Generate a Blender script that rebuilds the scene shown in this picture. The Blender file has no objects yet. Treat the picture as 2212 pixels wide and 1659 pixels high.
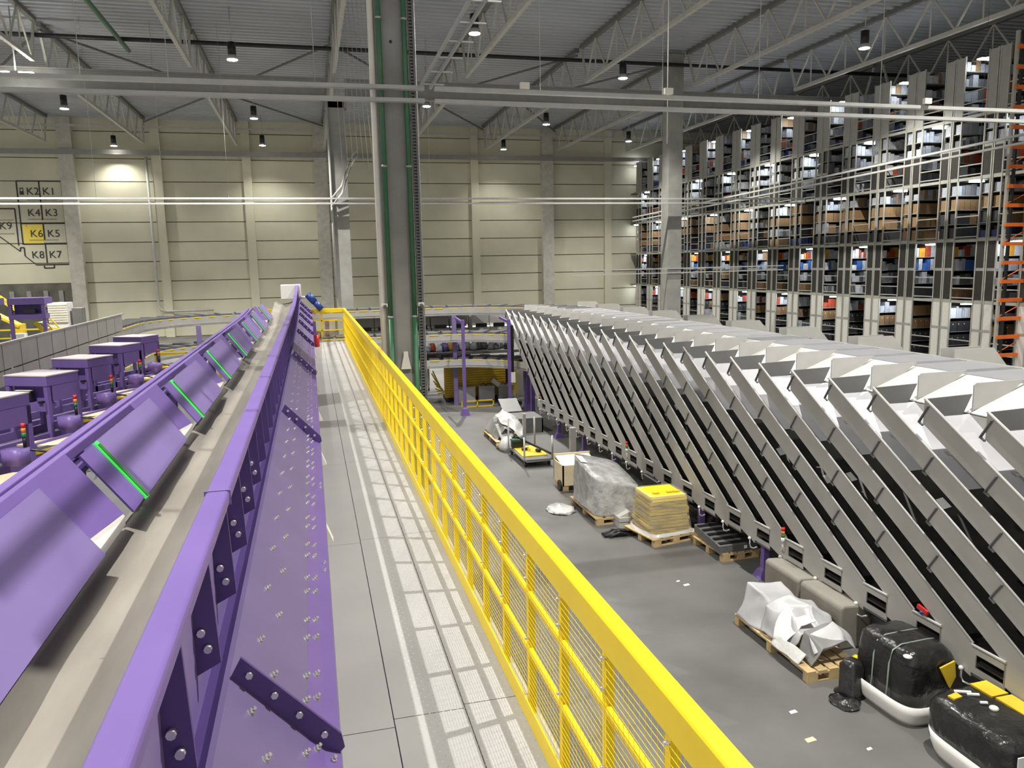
import bpy, bmesh, math, random
from mathutils import Vector, Matrix, noise
random.seed(7)
S = bpy.context.scene
C = S.collection
# ------------------------------------------------------------------ camera, world, exposure
cam = bpy.data.objects.new('camera', bpy.data.cameras.new('camera'))
C.objects.link(cam); S.camera = cam
cam.data.sensor_width = 36.0
cam.data.lens = 36.0 * 1690.0 / 2212.0
cam.data.clip_start = 0.05; cam.data.clip_end = 300
vp = (667.0 - 1106.0, 578.0 - 829.5)
Yc = Vector((vp[0], vp[1], 1690.0)).normalized()
Dn = Yc.cross(Vector((vp[0] + 1, vp[1] - 0.0194, 1690.0))).normalized()
if Dn.y < 0: Dn = -Dn
Xc = Dn.cross(Yc)
if Xc.x < 0: Xc = -Xc
Uc = -Dn
R = Matrix((Xc, Yc, Uc))                    # camera (x right, y down, z forward) to world
m3 = Matrix((R.col[0], -R.col[1], -R.col[2])).transposed()
cam.matrix_world = Matrix.Translation((0, 0, 5.0)) @ m3.to_4x4()
w = bpy.data.worlds.new('hall_ambient'); S.world = w; w.use_nodes = True
bg = w.node_tree.nodes['Background']
bg.inputs[0].default_value = (1.0, 0.97, 0.92, 1); bg.inputs[1].default_value = 0.75
S.view_settings.view_transform = 'Standard'; S.view_settings.look = 'None'
S.view_settings.gamma = 1.0; S.view_settings.use_curve_mapping = False
S.view_settings.exposure = 0.15
LAMP_W = 4200.0
# ------------------------------------------------------------------ materials
def mat(name, col, rough=0.5, metal=0.0, var=0.08, vscale=3.0, bump=0.0, bscale=20.0, emit=None, estr=0, trans=0.0, alpha=1.0, spec=0.5, col2=None, stretch=(1,1,1), coat=0.0):
    m = bpy.data.materials.new(name); m.use_nodes = True
    nt = m.node_tree; N = nt.nodes; L = nt.links
    b = N['Principled BSDF']
    b.inputs['Roughness'].default_value = rough; b.inputs['Metallic'].default_value = metal
    b.inputs['Specular IOR Level'].default_value = spec
    if coat: b.inputs['Coat Weight'].default_value = coat
    tc = N.new('ShaderNodeTexCoord'); mp = N.new('ShaderNodeMapping'); mp.inputs['Scale'].default_value = stretch
    L.new(tc.outputs['Object'], mp.inputs[0])
    nz = N.new('ShaderNodeTexNoise'); nz.inputs['Scale'].default_value = vscale; nz.inputs['Detail'].default_value = 5
    L.new(mp.outputs[0], nz.inputs['Vector'])
    rp = N.new('ShaderNodeValToRGB')
    c2 = col2 if col2 else tuple(max(0, c * (1 - 2 * var)) for c in col)
    c1 = col if col2 else tuple(min(1, c * (1 + var)) for c in col)
    rp.color_ramp.elements[0].position = 0.3; rp.color_ramp.elements[1].position = 0.7
    rp.color_ramp.elements[0].color = (*c2, 1); rp.color_ramp.elements[1].color = (*c1, 1)
    L.new(nz.outputs['Fac'], rp.inputs[0]); L.new(rp.outputs[0], b.inputs['Base Color'])
    if bump:
        n2 = N.new('ShaderNodeTexNoise'); n2.inputs['Scale'].default_value = bscale; n2.inputs['Detail'].default_value = 4
        L.new(mp.outputs[0], n2.inputs['Vector'])
        bp = N.new('ShaderNodeBump'); bp.inputs['Strength'].default_value = bump; bp.inputs['Distance'].default_value = 0.02
        L.new(n2.outputs['Fac'], bp.inputs['Height']); L.new(bp.outputs[0], b.inputs['Normal'])
    if emit:
        b.inputs['Emission Color'].default_value = (*emit, 1); b.inputs['Emission Strength'].default_value = estr
    if trans: b.inputs['Transmission Weight'].default_value = trans
    if alpha < 1: b.inputs['Alpha'].default_value = alpha
    return m
M = {}
M['purple'] = mat('purple_paint', (0.165, 0.106, 0.325), 0.42, var=0.04, spec=0.4)
M['purple_dk'] = mat('shaded_purple_paint', (0.075, 0.043, 0.185), 0.5, var=0.04)  # darker purple; the shade on viewer-facing stiffeners is put into it
M['purple_grey'] = mat('dusty_purple_paint', (0.215, 0.16, 0.365), 0.5, var=0.05, vscale=1.5)
M['purple_panel'] = mat('grey_purple_panel', (0.155, 0.118, 0.255), 0.45, var=0.04)
M['concrete_lt'] = mat('pale_pilaster_concrete', (0.52, 0.50, 0.43), 0.8, var=0.08)
M['yellow'] = mat('yellow_paint', (0.82, 0.60, 0.008), 0.4, var=0.03)
M['yellow_dull'] = mat('old_yellow_paint', (0.72, 0.49, 0.03), 0.5, var=0.1)
M['belt'] = mat('dusty_beige_belt', (0.27, 0.25, 0.21), 0.8, var=0.15, vscale=2.2, col2=(0.18, 0.165, 0.137), stretch=(2.2, 0.4, 1), bump=0.25, bscale=4)
M['steel'] = mat('bright_steel', (0.72, 0.72, 0.71), 0.28, metal=0.75, var=0.05)
M['galv'] = mat('galvanised_steel', (0.50, 0.50, 0.49), 0.42, metal=0.6, var=0.08)
M['pipe'] = mat('pale_conduit', (0.46, 0.46, 0.44), 0.5, var=0.05)
M['white'] = mat('white_plastic', (0.75, 0.74, 0.70), 0.5, var=0.03)
M['cream'] = mat('cream_sheet', (0.78, 0.75, 0.66), 0.55, var=0.04)
M['grey'] = mat('grey_powder_coat', (0.44, 0.435, 0.405), 0.48, var=0.05, vscale=2)
M['grey_lt'] = mat('light_grey_powder_coat', (0.42, 0.415, 0.40), 0.45, var=0.04)
M['grey_dk'] = mat('dark_grey_sheet', (0.14, 0.14, 0.138), 0.5, var=0.06)
M['apron'] = mat('pale_apron_sheet', (0.62, 0.61, 0.57), 0.4, var=0.03)
M['liner'] = mat('white_slide_liner', (0.47, 0.47, 0.49), 0.3, var=0.05)
M['slidebelt'] = mat('black_slide_belt', (0.034, 0.032, 0.029), 0.5, var=0.3)
M['black'] = mat('black_plastic', (0.012, 0.012, 0.013), 0.4, var=0.2)
M['rubber'] = mat('grey_rubber_pad', (0.055, 0.055, 0.057), 0.6, var=0.1)
M['concrete'] = mat('column_concrete', (0.30, 0.295, 0.27), 0.8, var=0.12, vscale=1.3, bump=0.1, bscale=30)
M['wallc'] = mat('wall_panel_concrete', (0.66, 0.635, 0.48), 0.85, vscale=0.35, col2=(0.55, 0.53, 0.40), bump=0.1, bscale=25)
M['joint'] = mat('dark_wall_joint', (0.16, 0.145, 0.10), 0.9)
M['floor'] = mat('floor_concrete', (0.145, 0.143, 0.136), 0.5, vscale=0.7, col2=(0.085, 0.084, 0.08), bump=0.04, bscale=40)
M['plate'] = mat('checker_plate_steel', (0.37, 0.368, 0.362), 0.42, var=0.05, vscale=1.0)
M['deck'] = mat('roof_deck_steel', (0.44, 0.46, 0.485), 0.4, metal=0.1, var=0.06, vscale=0.3)
M['truss'] = mat('truss_grey_paint', (0.50, 0.49, 0.44), 0.55, var=0.06)
M['truss_dk'] = mat('dark_truss_steel', (0.16, 0.157, 0.145), 0.6, var=0.06)
M['beam'] = mat('pale_beam_paint', (0.27, 0.27, 0.25), 0.55, var=0.05)
M['greenpipe'] = mat('green_pipe_paint', (0.045, 0.16, 0.075), 0.4, var=0.08)
M['led'] = mat('green_led', (0.05, 0.5, 0.08), 0.4, emit=(0.05, 0.75, 0.1), estr=0.75)
M['led_core'] = mat('green_strip_core', (0.02, 0.16, 0.012), 0.5, emit=(0.03, 0.3, 0.02), estr=0.2)
M['lampglow'] = mat('lamp_lens', (1, 1, 1), 0.4, emit=(1, 0.97, 0.9), estr=40)
M['aisleglow'] = mat('aisle_lamp_lens', (1, 1, 1), 0.4, emit=(0.88, 0.94, 1.0), estr=34)
M['red'] = mat('red_lens', (0.55, 0.02, 0.02), 0.35, var=0.05)
M['orange'] = mat('orange_paint', (0.75, 0.16, 0.025), 0.45, var=0.05)
M['amber'] = mat('amber_lens', (0.7, 0.22, 0.02), 0.35, var=0.05)
M['greenl'] = mat('green_lens', (0.02, 0.2, 0.06), 0.35, var=0.05)
M['blue'] = mat('blue_paint', (0.01, 0.045, 0.23), 0.4, var=0.06)
M['wood'] = mat('raw_wood', (0.52, 0.38, 0.19), 0.75, var=0.15, vscale=4, stretch=(1, 6, 1))
M['board'] = mat('beige_board', (0.66, 0.55, 0.36), 0.6, var=0.05)
M['carton'] = mat('brown_carton', (0.30, 0.185, 0.085), 0.7, var=0.15)
M['carton2'] = mat('dark_carton', (0.16, 0.095, 0.045), 0.7, var=0.2)
M['film'] = mat('clear_wrap_over_grey', (0.50, 0.50, 0.49), 0.22, col2=(0.27, 0.27, 0.265), vscale=6, bump=1.0, bscale=13, coat=0.4)
M['film_y'] = mat('clear_wrap_over_yellow', (0.62, 0.43, 0.02), 0.25, col2=(0.22, 0.17, 0.03), vscale=4, bump=0.45, bscale=11, stretch=(1, 1, 6), coat=0.4)
M['film_b'] = mat('black_wrap', (0.024, 0.024, 0.023), 0.25, col2=(0.009, 0.009, 0.009), vscale=7, bump=1.0, bscale=11, coat=0.2)
M['film_c'] = mat('loose_clear_film', (0.6, 0.6, 0.58), 0.2, bump=0.5, bscale=18, coat=0.5)
M['paper'] = mat('white_paper', (0.8, 0.8, 0.79), 0.6, var=0.03)
M['sheetw'] = mat('white_foil_sheet', (0.5, 0.5, 0.51), 0.4, vscale=2.5, col2=(0.36, 0.36, 0.36), bump=0.15, bscale=6)
M['sheetg'] = mat('grey_foil_sheet', (0.22, 0.22, 0.215), 0.4, var=0.1)
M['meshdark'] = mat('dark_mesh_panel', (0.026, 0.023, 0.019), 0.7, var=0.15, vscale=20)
M['panelw'] = mat('white_shelf_panel', (0.66, 0.65, 0.59), 0.6, var=0.05, vscale=6, stretch=(1, 1, 8))
M['panelg'] = mat('grey_shelf_panel', (0.36, 0.355, 0.33), 0.6, var=0.03)
M['upright'] = mat('shelf_upright_steel', (0.42, 0.42, 0.37), 0.5, metal=0.2, var=0.05)
M['ink'] = mat('dark_map_ink', (0.035, 0.035, 0.032), 0.7)
M['inkl'] = mat('faint_map_ink', (0.30, 0.28, 0.2), 0.7)
M['mapyel'] = mat('yellow_map_cell', (0.85, 0.68, 0.10), 0.7, var=0.02)
M['opening'] = mat('dim_doorway', (0.13, 0.125, 0.10), 0.8, var=0.2, vscale=1.2)
GOODS = [mat('goods_%s' % n, c, 0.5, var=0.15, vscale=6) for n, c in dict(white=(0.6, 0.62, 0.66), pale=(0.42, 0.45, 0.5), grey=(0.16, 0.165, 0.175), dark=(0.05, 0.05, 0.055), navy=(0.04, 0.06, 0.18), blue=(0.06, 0.16, 0.5), rust=(0.4, 0.07, 0.03), amber=(0.6, 0.3, 0.03), kraft=(0.32, 0.2, 0.1)).items()]
# ------------------------------------------------------------------ mesh helpers
class MB:
    def __init__(s): s.v = []; s.f = []; s.sm = []
    def add(s, vs, fs, smooth=False):
        o = len(s.v); s.v += [Vector(v) for v in vs]
        for f in fs: s.f.append([i + o for i in f]); s.sm.append(smooth)
        return s
    def box(s, x0, x1, y0, y1, z0, z1, mtx=None):
        vs = [Vector(p) for p in ((x0, y0, z0), (x1, y0, z0), (x1, y1, z0), (x0, y1, z0), (x0, y0, z1), (x1, y0, z1), (x1, y1, z1), (x0, y1, z1))]
        if mtx: vs = [mtx @ v for v in vs]
        return s.add(vs, [(3, 2, 1, 0), (4, 5, 6, 7), (0, 1, 5, 4), (1, 2, 6, 5), (2, 3, 7, 6), (3, 0, 4, 7)])
    def cbox(s, c, d, mtx=None):
        return s.box(c[0] - d[0] / 2, c[0] + d[0] / 2, c[1] - d[1] / 2, c[1] + d[1] / 2, c[2] - d[2] / 2, c[2] + d[2] / 2, mtx)
    def bar(s, p0, p1, w, h, up=(0, 0, 1)):
        p0 = Vector(p0); p1 = Vector(p1); d = (p1 - p0).normalized(); u = Vector(up)
        if abs(d.dot(u)) > 0.98: u = Vector((1, 0, 0))
        r = d.cross(u).normalized() * (w / 2); t = r.cross(d).normalized() * (h / 2)
        vs = [p0 - r - t, p0 + r - t, p0 + r + t, p0 - r + t, p1 - r - t, p1 + r - t, p1 + r + t, p1 - r + t]
        return s.add(vs, [(3, 2, 1, 0), (4, 5, 6, 7), (0, 1, 5, 4), (1, 2, 6, 5), (2, 3, 7, 6), (3, 0, 4, 7)])
    def cyl(s, p0, p1, r, n=10, r1=None):
        p0 = Vector(p0); p1 = Vector(p1); d = (p1 - p0).normalized()
        u = Vector((0, 0, 1)) if abs(d.z) < 0.9 else Vector((1, 0, 0))
        a = d.cross(u).normalized(); b = a.cross(d); r1 = r if r1 is None else r1; o = len(s.v)
        for k in range(n):
            q = a * math.cos(2 * math.pi * k / n) + b * math.sin(2 * math.pi * k / n)
            s.v += [p0 + q * r, p1 + q * r1]
        for k in range(n):
            i = o + 2 * k; j = o + 2 * ((k + 1) % n)
            s.f.append([i, j, j + 1, i + 1]); s.sm.append(True)
        s.f.append([o + 2 * k for k in range(n)][::-1]); s.sm.append(False)
        s.f.append([o + 2 * k + 1 for k in range(n)]); s.sm.append(False)
        return s
    def tube(s, pts, r, n=8):
        pts = [Vector(p) for p in pts]; o = len(s.v); m = len(pts)
        for i, p in enumerate(pts):
            d = (pts[min(i + 1, m - 1)] - pts[max(i - 1, 0)]).normalized()
            u = Vector((0, 0, 1)) if abs(d.z) < 0.9 else Vector((1, 0, 0))
            a = d.cross(u).normalized(); b = a.cross(d)
            for k in range(n): s.v.append(p + (a * math.cos(2 * math.pi * k / n) + b * math.sin(2 * math.pi * k / n)) * r)
        for i in range(m - 1):
            for k in range(n):
                s.f.append([o + i * n + k, o + i * n + (k + 1) % n, o + (i + 1) * n + (k + 1) % n, o + (i + 1) * n + k]); s.sm.append(True)
        s.f.append([o + k for k in range(n)][::-1]); s.sm.append(False)
        s.f.append([o + (m - 1) * n + k for k in range(n)]); s.sm.append(False)
        return s
    def prism(s, poly, axis, a, b):
        """polygon in the two other axes, extruded along axis ('x': poly=(y,z), 'y': poly=(x,z), 'z': poly=(x,y))"""
        def P(q, t): return {'x': (t, q[0], q[1]), 'y': (q[0], t, q[1]), 'z': (q[0], q[1], t)}[axis]
        n = len(poly)
        vs = [P(q, a) for q in poly] + [P(q, b) for q in poly]
        fs = [list(range(n))[::-1], list(range(n, 2 * n))] + [(i, (i + 1) % n, n + (i + 1) % n, n + i) for i in range(n)]
        return s.add(vs, fs)
    def slab(s, q, t):
        """four-corner plate with thickness t along its normal"""
        q = [Vector(p) for p in q]; nrm = (q[1] - q[0]).cross(q[2] - q[0]).normalized() * t
        return s.add(q + [p - nrm for p in q], [(0, 1, 2, 3), (7, 6, 5, 4), (0, 4, 5, 1), (1, 5, 6, 2), (2, 6, 7, 3), (3, 7, 4, 0)])
    def loft(s, rings, cap=True, smooth=True):
        n = len(rings[0]); o = len(s.v)
        for r in rings: s.v += [Vector(p) for p in r]
        for i in range(len(rings) - 1):
            for k in range(n):
                s.f.append([o + i * n + k, o + i * n + (k + 1) % n, o + (i + 1) * n + (k + 1) % n, o + (i + 1) * n + k]); s.sm.append(smooth)
        if cap:
            s.f.append([o + k for k in range(n)][::-1]); s.sm.append(False)
            e = o + (len(rings) - 1) * n; s.f.append([e + k for k in range(n)]); s.sm.append(smooth)
        return s
    def sphere(s, c, r, n=10, m=6, sq=1.0):
        rings = []
        for i in range(m + 1):
            t = math.pi * i / m
            rr = max(math.sin(t), 0.02) * r
            rings.append([(c[0] + rr * math.cos(2 * math.pi * k / n), c[1] + rr * math.sin(2 * math.pi * k / n), c[2] - r * sq * math.cos(t)) for k in range(n)])
        return s.loft(rings)
    def mesh(s, name, m):
        me = bpy.data.meshes.new(name); me.from_pydata([tuple(v) for v in s.v], [], s.f)
        me.polygons.foreach_set('use_smooth', s.sm); me.materials.append(m if not isinstance(m, str) else M[m]); me.update()
        bm = bmesh.new(); bm.from_mesh(me); bmesh.ops.recalc_face_normals(bm, faces=bm.faces); bm.to_mesh(me); bm.free()
        return me
    def build(s, name, m, parent=None, local=False, bevel=0):
        if parent is not None and not local:
            rt = parent
            while rt.parent: rt = rt.parent
            o_ = ORIG.get(rt.name, Vector((0, 0, 0))); s.v = [v - o_ for v in s.v]
        return link(name, s.mesh(name, m), parent, bevel)
ORIG = {}
def link(name, me, parent=None, bevel=0):
    o = bpy.data.objects.new(name, me); C.objects.link(o); o.parent = parent
    if bevel:
        b = o.modifiers.new('bevel', 'BEVEL'); b.width = bevel; b.segments = 2; b.limit_method = 'ANGLE'
    return o
def thing(name, label, cat, loc=(0, 0, 0), rz=0, group=None):
    o = bpy.data.objects.new(name, None); C.objects.link(o); o.empty_display_size = 0.2
    o.location = loc; o.rotation_euler = (0, 0, rz); ORIG[o.name] = Vector(loc)
    o['label'] = label; o['category'] = cat
    if group: o['group'] = group
    return o
def tag(o, label, cat, group=None, kind=None):
    o['label'] = label; o['category'] = cat
    if group: o['group'] = group
    if kind: o['kind'] = kind
    return o
def solo(name, mb, m, label, cat, group=None, kind=None, at=None, bevel=0):
    """a thing that is one mesh, its origin at its base"""
    v = mb.v; lo = Vector((min(p.x for p in v), min(p.y for p in v), min(p.z for p in v))); hi = Vector((max(p.x for p in v), max(p.y for p in v), max(p.z for p in v)))
    o_ = Vector(at) if at else Vector(((lo.x + hi.x) / 2, (lo.y + hi.y) / 2, lo.z))
    mb.v = [p - o_ for p in v]
    o = link(name, mb.mesh(name, m), None, bevel); o.location = o_
    return tag(o, label, cat, group, kind)
def struct(name, mb, m):
    o = mb.build(name, m); o['kind'] = 'structure'; return o
def dup(root, loc, rz, label=None, group=None):
    r = root.copy(); C.objects.link(r); r.location = loc; r.rotation_euler = (0, 0, rz)
    if label: r['label'] = label
    if group: r['group'] = group
    for ch in list(root.children):
        c = ch.copy(); C.objects.link(c); c.parent = r
        for g in list(ch.children):
            d = g.copy(); C.objects.link(d); d.parent = c
    return r
ORD = ['first', 'second', 'third', 'fourth', 'fifth', 'sixth', 'seventh', 'eighth', 'ninth', 'tenth', 'eleventh', 'twelfth', 'thirteenth', 'fourteenth', 'fifteenth', 'sixteenth', 'seventeenth', 'eighteenth', 'nineteenth', 'twentieth', 'twenty-first', 'twenty-second', 'twenty-third', 'twenty-fourth', 'twenty-fifth', 'twenty-sixth', 'twenty-seventh', 'twenty-eighth']
def wrinkle(p, a, sc): return Vector(p) + noise.noise_vector(Vector(p) * sc) * a
# ------------------------------------------------------------------ setting
struct('floor', MB().box(-34, 46, -8, 66, -0.3, 0), 'floor')
mb = MB(); mb.box(-34, 46, 64.12, 64.5, 0, 16.4)
struct('wall_back', mb, 'joint')
ZJ = [0.0, 1.26, 2.73, 4.2, 5.67, 7.1, 8.55, 10.0, 11.47, 13.1, 15.0, 16.4]
PX = [-34, -28.4, -22.4, -16.3, -10.4, -4.1, 1.3, 7.4, 13.4, 19.5, 24.9, 31, 37, 46]
mb = MB()
for i in range(len(PX) - 1):
    for j in range(len(ZJ) - 1):
        mb.box(PX[i] + 0.03, PX[i + 1] - 0.03, 64.0, 64.11, ZJ[j] + 0.03, ZJ[j + 1] - 0.03)
struct('wall_back_panels', mb, 'wallc').name = 'wall_back'
struct('wall_right', MB().box(46, 46.3, -8, 66, 0, 16.4), 'wallc')
mb = MB(); y = -8.0; prof = []
while y < 66:
    prof += [(y, 15.9), (y + 0.2, 15.9), (y + 0.25, 16.04), (y + 0.45, 16.04), (y + 0.5, 15.9)]; y += 0.5
vs = [(x, p[0], p[1]) for p in prof for x in (-34, 46)]
mb.add(vs, [(2 * i, 2 * i + 1, 2 * i + 3, 2 * i + 2) for i in range(len(prof) - 1)])
struct('ceiling', mb, 'deck')
for i, x in enumerate(PX[1:-1]):
    big = x in (-16.3, 1.3, 19.5); wd = 0.95 if big else 0.62
    struct('trim_%d' % (i + 1), MB().box(x - wd / 2, x + wd / 2, 63.45 if big else 63.7, 64.0, 0, 15.9), 'concrete_lt' if big else 'wallc')
struct('trim_20', MB().box(-34, 46, 63.2, 63.44, 13.3, 13.62), 'beam')
mb = MB().box(-23, -16.8, 63.9, 63.995, 0.0, 4.2)
struct('door_1', mb, 'opening')  # flat panel; the dimness of the opening is put into its colour
mb = MB()
for x in (-22, -20.8, -19.7, -18.6, -17.6): mb.box(x - 0.15, x + 0.15, 63.8, 63.89, 2.2 + (x * 7 % 1) * 0.4, 3.7)
struct('door_2', mb, 'beam')
# ------------------------------------------------------------------ ceiling steel
TX = [-17.2, -10.9, -4.62, 1.65, 7.9, 14.05, 20.0, 26.0, 32.0]
TN = ['leftmost', 'second from the left', 'third from the left', 'fourth from the left', 'middle', 'fourth from the right', 'third from the right', 'second from the right', 'rightmost']
def truss(x, y0, y1, label):
    t = thing('roof_truss', label, 'roof truss', (x, y0, 13.9))
    MB().box(x - 0.11, x + 0.11, y0 + 0.1, y1 - 0.1, 15.72, 15.9).build('top_chord', 'truss_dk', t)
    MB().box(x - 0.08, x + 0.08, y0 + 0.8, y1 - 0.8, 13.92, 14.08).build('bottom_chord', 'truss', t)
    n = 8; st = (y1 - y0 - 1.6) / n
    for k in range(n):
        a = y0 + 0.8 + k * st
        MB().bar((x, a, 14.05), (x, a + st / 2, 15.75), 0.07, 0.07).build('web_diagonal', 'truss', t)
        MB().bar((x, a + st / 2, 15.75), (x, a + st, 14.05), 0.07, 0.07).build('web_diagonal', 'truss', t)
        MB().bar((x, a + st / 2, 14.05), (x, a + st / 2, 15.75), 0.05, 0.05).build('web_post', 'truss', t)
    MB().bar((x, y0 + 0.15, 15.7), (x, y0 + 0.9, 14.0), 0.1, 0.1).build('end_brace', 'truss', t)
    MB().bar((x, y1 - 0.15, 15.7), (x, y1 - 0.9, 14.0), 0.1, 0.1).build('end_brace', 'truss', t)
for i, x in enumerate(TX):
    truss(x, 16.3, 39.8, 'grey steel roof truss of the nearer row, %s' % TN[i])
    truss(x, 40.2, 63.2, 'grey steel roof truss of the far row beside the back wall, %s' % TN[i])
for xa, xb, lb in ((-16, 1.2, 'left of the second concrete column'), (2.15, 18.8, 'between the two distant concrete columns'), (19.8, 45.9, 'above the shelving on the right')):
    t = thing('roof_girder', 'long grey I-shaped roof girder %s' % lb, 'girder', (xa, 40, 13.0))
    MB().box(xa, xb, 39.94, 40.06, 13.05, 13.85).build('web_plate', 'beam', t)
    MB().box(xa, xb, 39.82, 40.18, 13.0, 13.06).build('lower_flange', 'beam', t)
    MB().box(xa, xb, 39.82, 40.18, 13.82, 13.88).build('upper_flange', 'beam', t)
solo('sprinkler_main', MB().cyl((-33.9, 39.5, 15.12), (45.9, 39.5, 15.12), 0.1, 12), 'black', 'long black sprinkler main running crosswise under the roof', 'pipe')
solo('sprinkler_pipe', MB().cyl((-7.45, 20, 15.0), (-7.45, 41, 15.0), 0.1, 10), 'greenpipe', 'dark green pipe running lengthwise under the roof at upper left', 'pipe')
solo('roof_strut', MB().box(-24, 34, 61.9, 62.05, 14.98, 15.12), 'pipe', 'slim pale strut running crosswise near the back wall roof', 'strut')
solo('roof_strut', MB().box(-24, 34, 51.9, 52.05, 15.3, 15.42), 'truss', 'slim grey strut running crosswise halfway to the back wall', 'strut')
solo('roof_strut', MB().box(-24, 34, 27.9, 28.05, 15.35, 15.5), 'truss', 'slim grey strut running crosswise nearest the viewer', 'strut')
br = [(-10.9, 40.3, -4.62, 52), (-4.62, 52, 1.65, 40.3), (-10.9, 63, -4.62, 52), (1.65, 63, -4.62, 52), (1.65, 40.3, 7.9, 52), (7.9, 52, 14.05, 40.3), (7.9, 52, 14.05, 63), (14.05, 52, 20, 63), (14.05, 52, 20, 40.3), (-17.2, 52, -10.9, 40.3)]
for i, (xa, ya, xb, yb) in enumerate(br):
    solo('roof_brace', MB().bar((xa, ya, 15.55), (xb, yb, 15.55), 0.09, 0.09), 'truss_dk', 'dark diagonal wind brace under the far roof bays', 'brace', 'wind braces under the far roof')
# ------------------------------------------------------------------ lamps
lamps = [(-2.65, 36.8), (-2.65, 50.5), (-2.75, 61.2), (6.7, 31.2), (6.9, 45.4), (15.3, 37.2), (15.3, 50.0), (15.2, 61.1), (23.5, 30.3), (-12.9, 62.6), (-12.4, 49.0), (-12.0, 36.0)]
lname = ['hanging left of the first column, nearest the viewer', 'hanging left of the first column, middle of three', 'hanging left of the first column, close to the back wall', 'hanging just right of the near concrete column, high in the picture', 'hanging right of the near column behind the cable trays', 'hanging between the two columns at right, nearest of three', 'hanging between the two columns at right, middle of three', 'hanging between the two columns at right, by the back wall', 'hanging beside the top of the shelving at upper right', 'glowing brightly against the back wall at left', 'hanging at far left behind the trays', 'hanging at far left before the roof girder']
hidden = [(6.1, 4.9), (6.3, 18.0), (15.3, 24.4), (15.3, 11.6), (23.5, 17.5), (23.5, 43), (23.5, 56), (-5.4, 5.5), (-5.4, 18.5), (-12.4, 23), (6.5, 24.4), (-2.65, 23.6), (-21.5, 36), (-21.5, 49), (-21.5, 57)]  # unseen lamps; far-left row and the lamp before the loop added for brightness
def lamp(x, y, label, group=None, k=1.0):
    t = thing('high_bay_lamp', label, 'lamp', (x, y, 13.8), 0, group)
    MB().cyl((x, y, 13.98), (x, y, 14.5), 0.17, 16).build('housing', 'black', t)
    MB().cyl((x, y, 14.5), (x, y, 16.03), 0.02, 6).build('hanger', 'galv', t)
    MB().cyl((x, y, 13.8), (x, y, 13.98), 0.24, 16, 0.17).build('reflector', 'grey_lt', t)
    MB().cyl((x, y, 13.78), (x, y, 13.8), 0.21, 16).build('lens', 'lampglow', t)
    d = bpy.data.lights.new('lamp_light', 'SPOT'); d.energy = LAMP_W * k; d.spot_size = math.radians(118); d.spot_blend = 0.75; d.shadow_soft_size = 0.05; d.color = (1.0, 0.97, 0.915)
    o = bpy.data.objects.new('lamp_light', d); C.objects.link(o); o.parent = t; o.location = (0, 0, -0.06)
for (x, y), l in zip(lamps, lname): lamp(x, y, 'black high bay lamp ' + l, None, (0.22 if x < 5 else 0.18) if y > 56 else (3.0 if x < 0 and y > 45 else 2.0 if x < 10 else 1.2))
for x, y in hidden: lamp(x, y, 'unseen black high bay lamp hanging outside the picture', 'high bay lamps above the picture', 1.6 if (x, y) in ((6.1, 4.9), (-5.4, 5.5)) else 0.7 if 23 < y < 25 and x < 10 else 1.0)
t = thing('flood_light', 'pair of bright white flood lights beside a grey box at upper left', 'lamp', (-11.45, 38.5, 13.2))
for dx in (-0.45, 0.4): MB().box(-11.45 + dx - 0.28, -11.45 + dx + 0.28, 38.35, 38.65, 13.24, 13.34).build('lamp_panel', 'lampglow', t)
MB().box(-11.62, -11.3, 38.3, 38.7, 13.1, 13.36).build('driver_box', 'grey', t)
MB().cyl((-11.45, 38.5, 13.3), (-11.45, 38.5, 15.97), 0.03, 6).build('hanger', 'galv', t)
# ------------------------------------------------------------------ columns with their pipes
t = thing('concrete_column', 'big square concrete column standing right beside the walkway', 'column', (1.75, 16, 0))
MB().box(1.44, 2.06, 15.7, 16.3, 0, 14.0).build('shaft', 'concrete', t, bevel=0.02)
MB().cyl((1.74, 15.69, 9.2), (1.74, 15.72, 9.2), 0.03, 12).build('anchor_hole', 'black', t)
t = thing('concrete_column', 'distant concrete column behind the walkway end, beside the bundle of wires', 'column', (1.67, 40, 0))
MB().box(1.3, 2.05, 39.63, 40.37, 0, 13.0).build('shaft', 'concrete', t)
MB().box(1.15, 2.2, 39.63, 40.37, 12.5, 13.0).build('corbel', 'concrete', t)
t = thing('concrete_column', 'distant concrete column standing in front of the tall shelving', 'column', (19.3, 40, 0))
MB().box(18.92, 19.72, 39.6, 40.4, 0, 15.7).build('shaft', 'concrete', t)
solo('drain_pipe', MB().cyl((1.375, 15.73, 0.02), (1.375, 15.73, 15.8), 0.058, 14), 'cream', 'cream drain pipe on the left edge of the near column', 'pipe')
for x, lb in ((1.52, 'left'), (1.99, 'right')):
    t = thing('sprinkler_riser', 'green riser pipe on the near column, %s one' % lb, 'pipe', (x, 15.63, 0))
    MB().cyl((x, 15.63, 0.02), (x, 15.63, 4.0), 0.056, 14).build('lower_pipe', 'greenpipe', t)
    MB().cyl((x, 15.63, 4.0), (x, 15.63, 14.5), 0.046, 14).build('upper_pipe', 'greenpipe', t)
    for z in (4.0, 6.9, 9.6): MB().cyl((x, 15.63, z - 0.02), (x, 15.63, z + 0.02), 0.062, 12).build('clamp', 'galv', t)
mb = MB()
for z in range(int(13.4 / 0.06)): mb.box(2.085, 2.16, 15.66, 15.69, 0.6 + z * 0.06, 0.6 + z * 0.06 + 0.03)
mb.box(2.075, 2.09, 15.65, 15.75, 0.0, 14); mb.box(2.15, 2.17, 15.65, 15.75, 0.5, 14); mb.box(2.08, 2.15, 15.72, 15.74, 0.5, 14)
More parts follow.
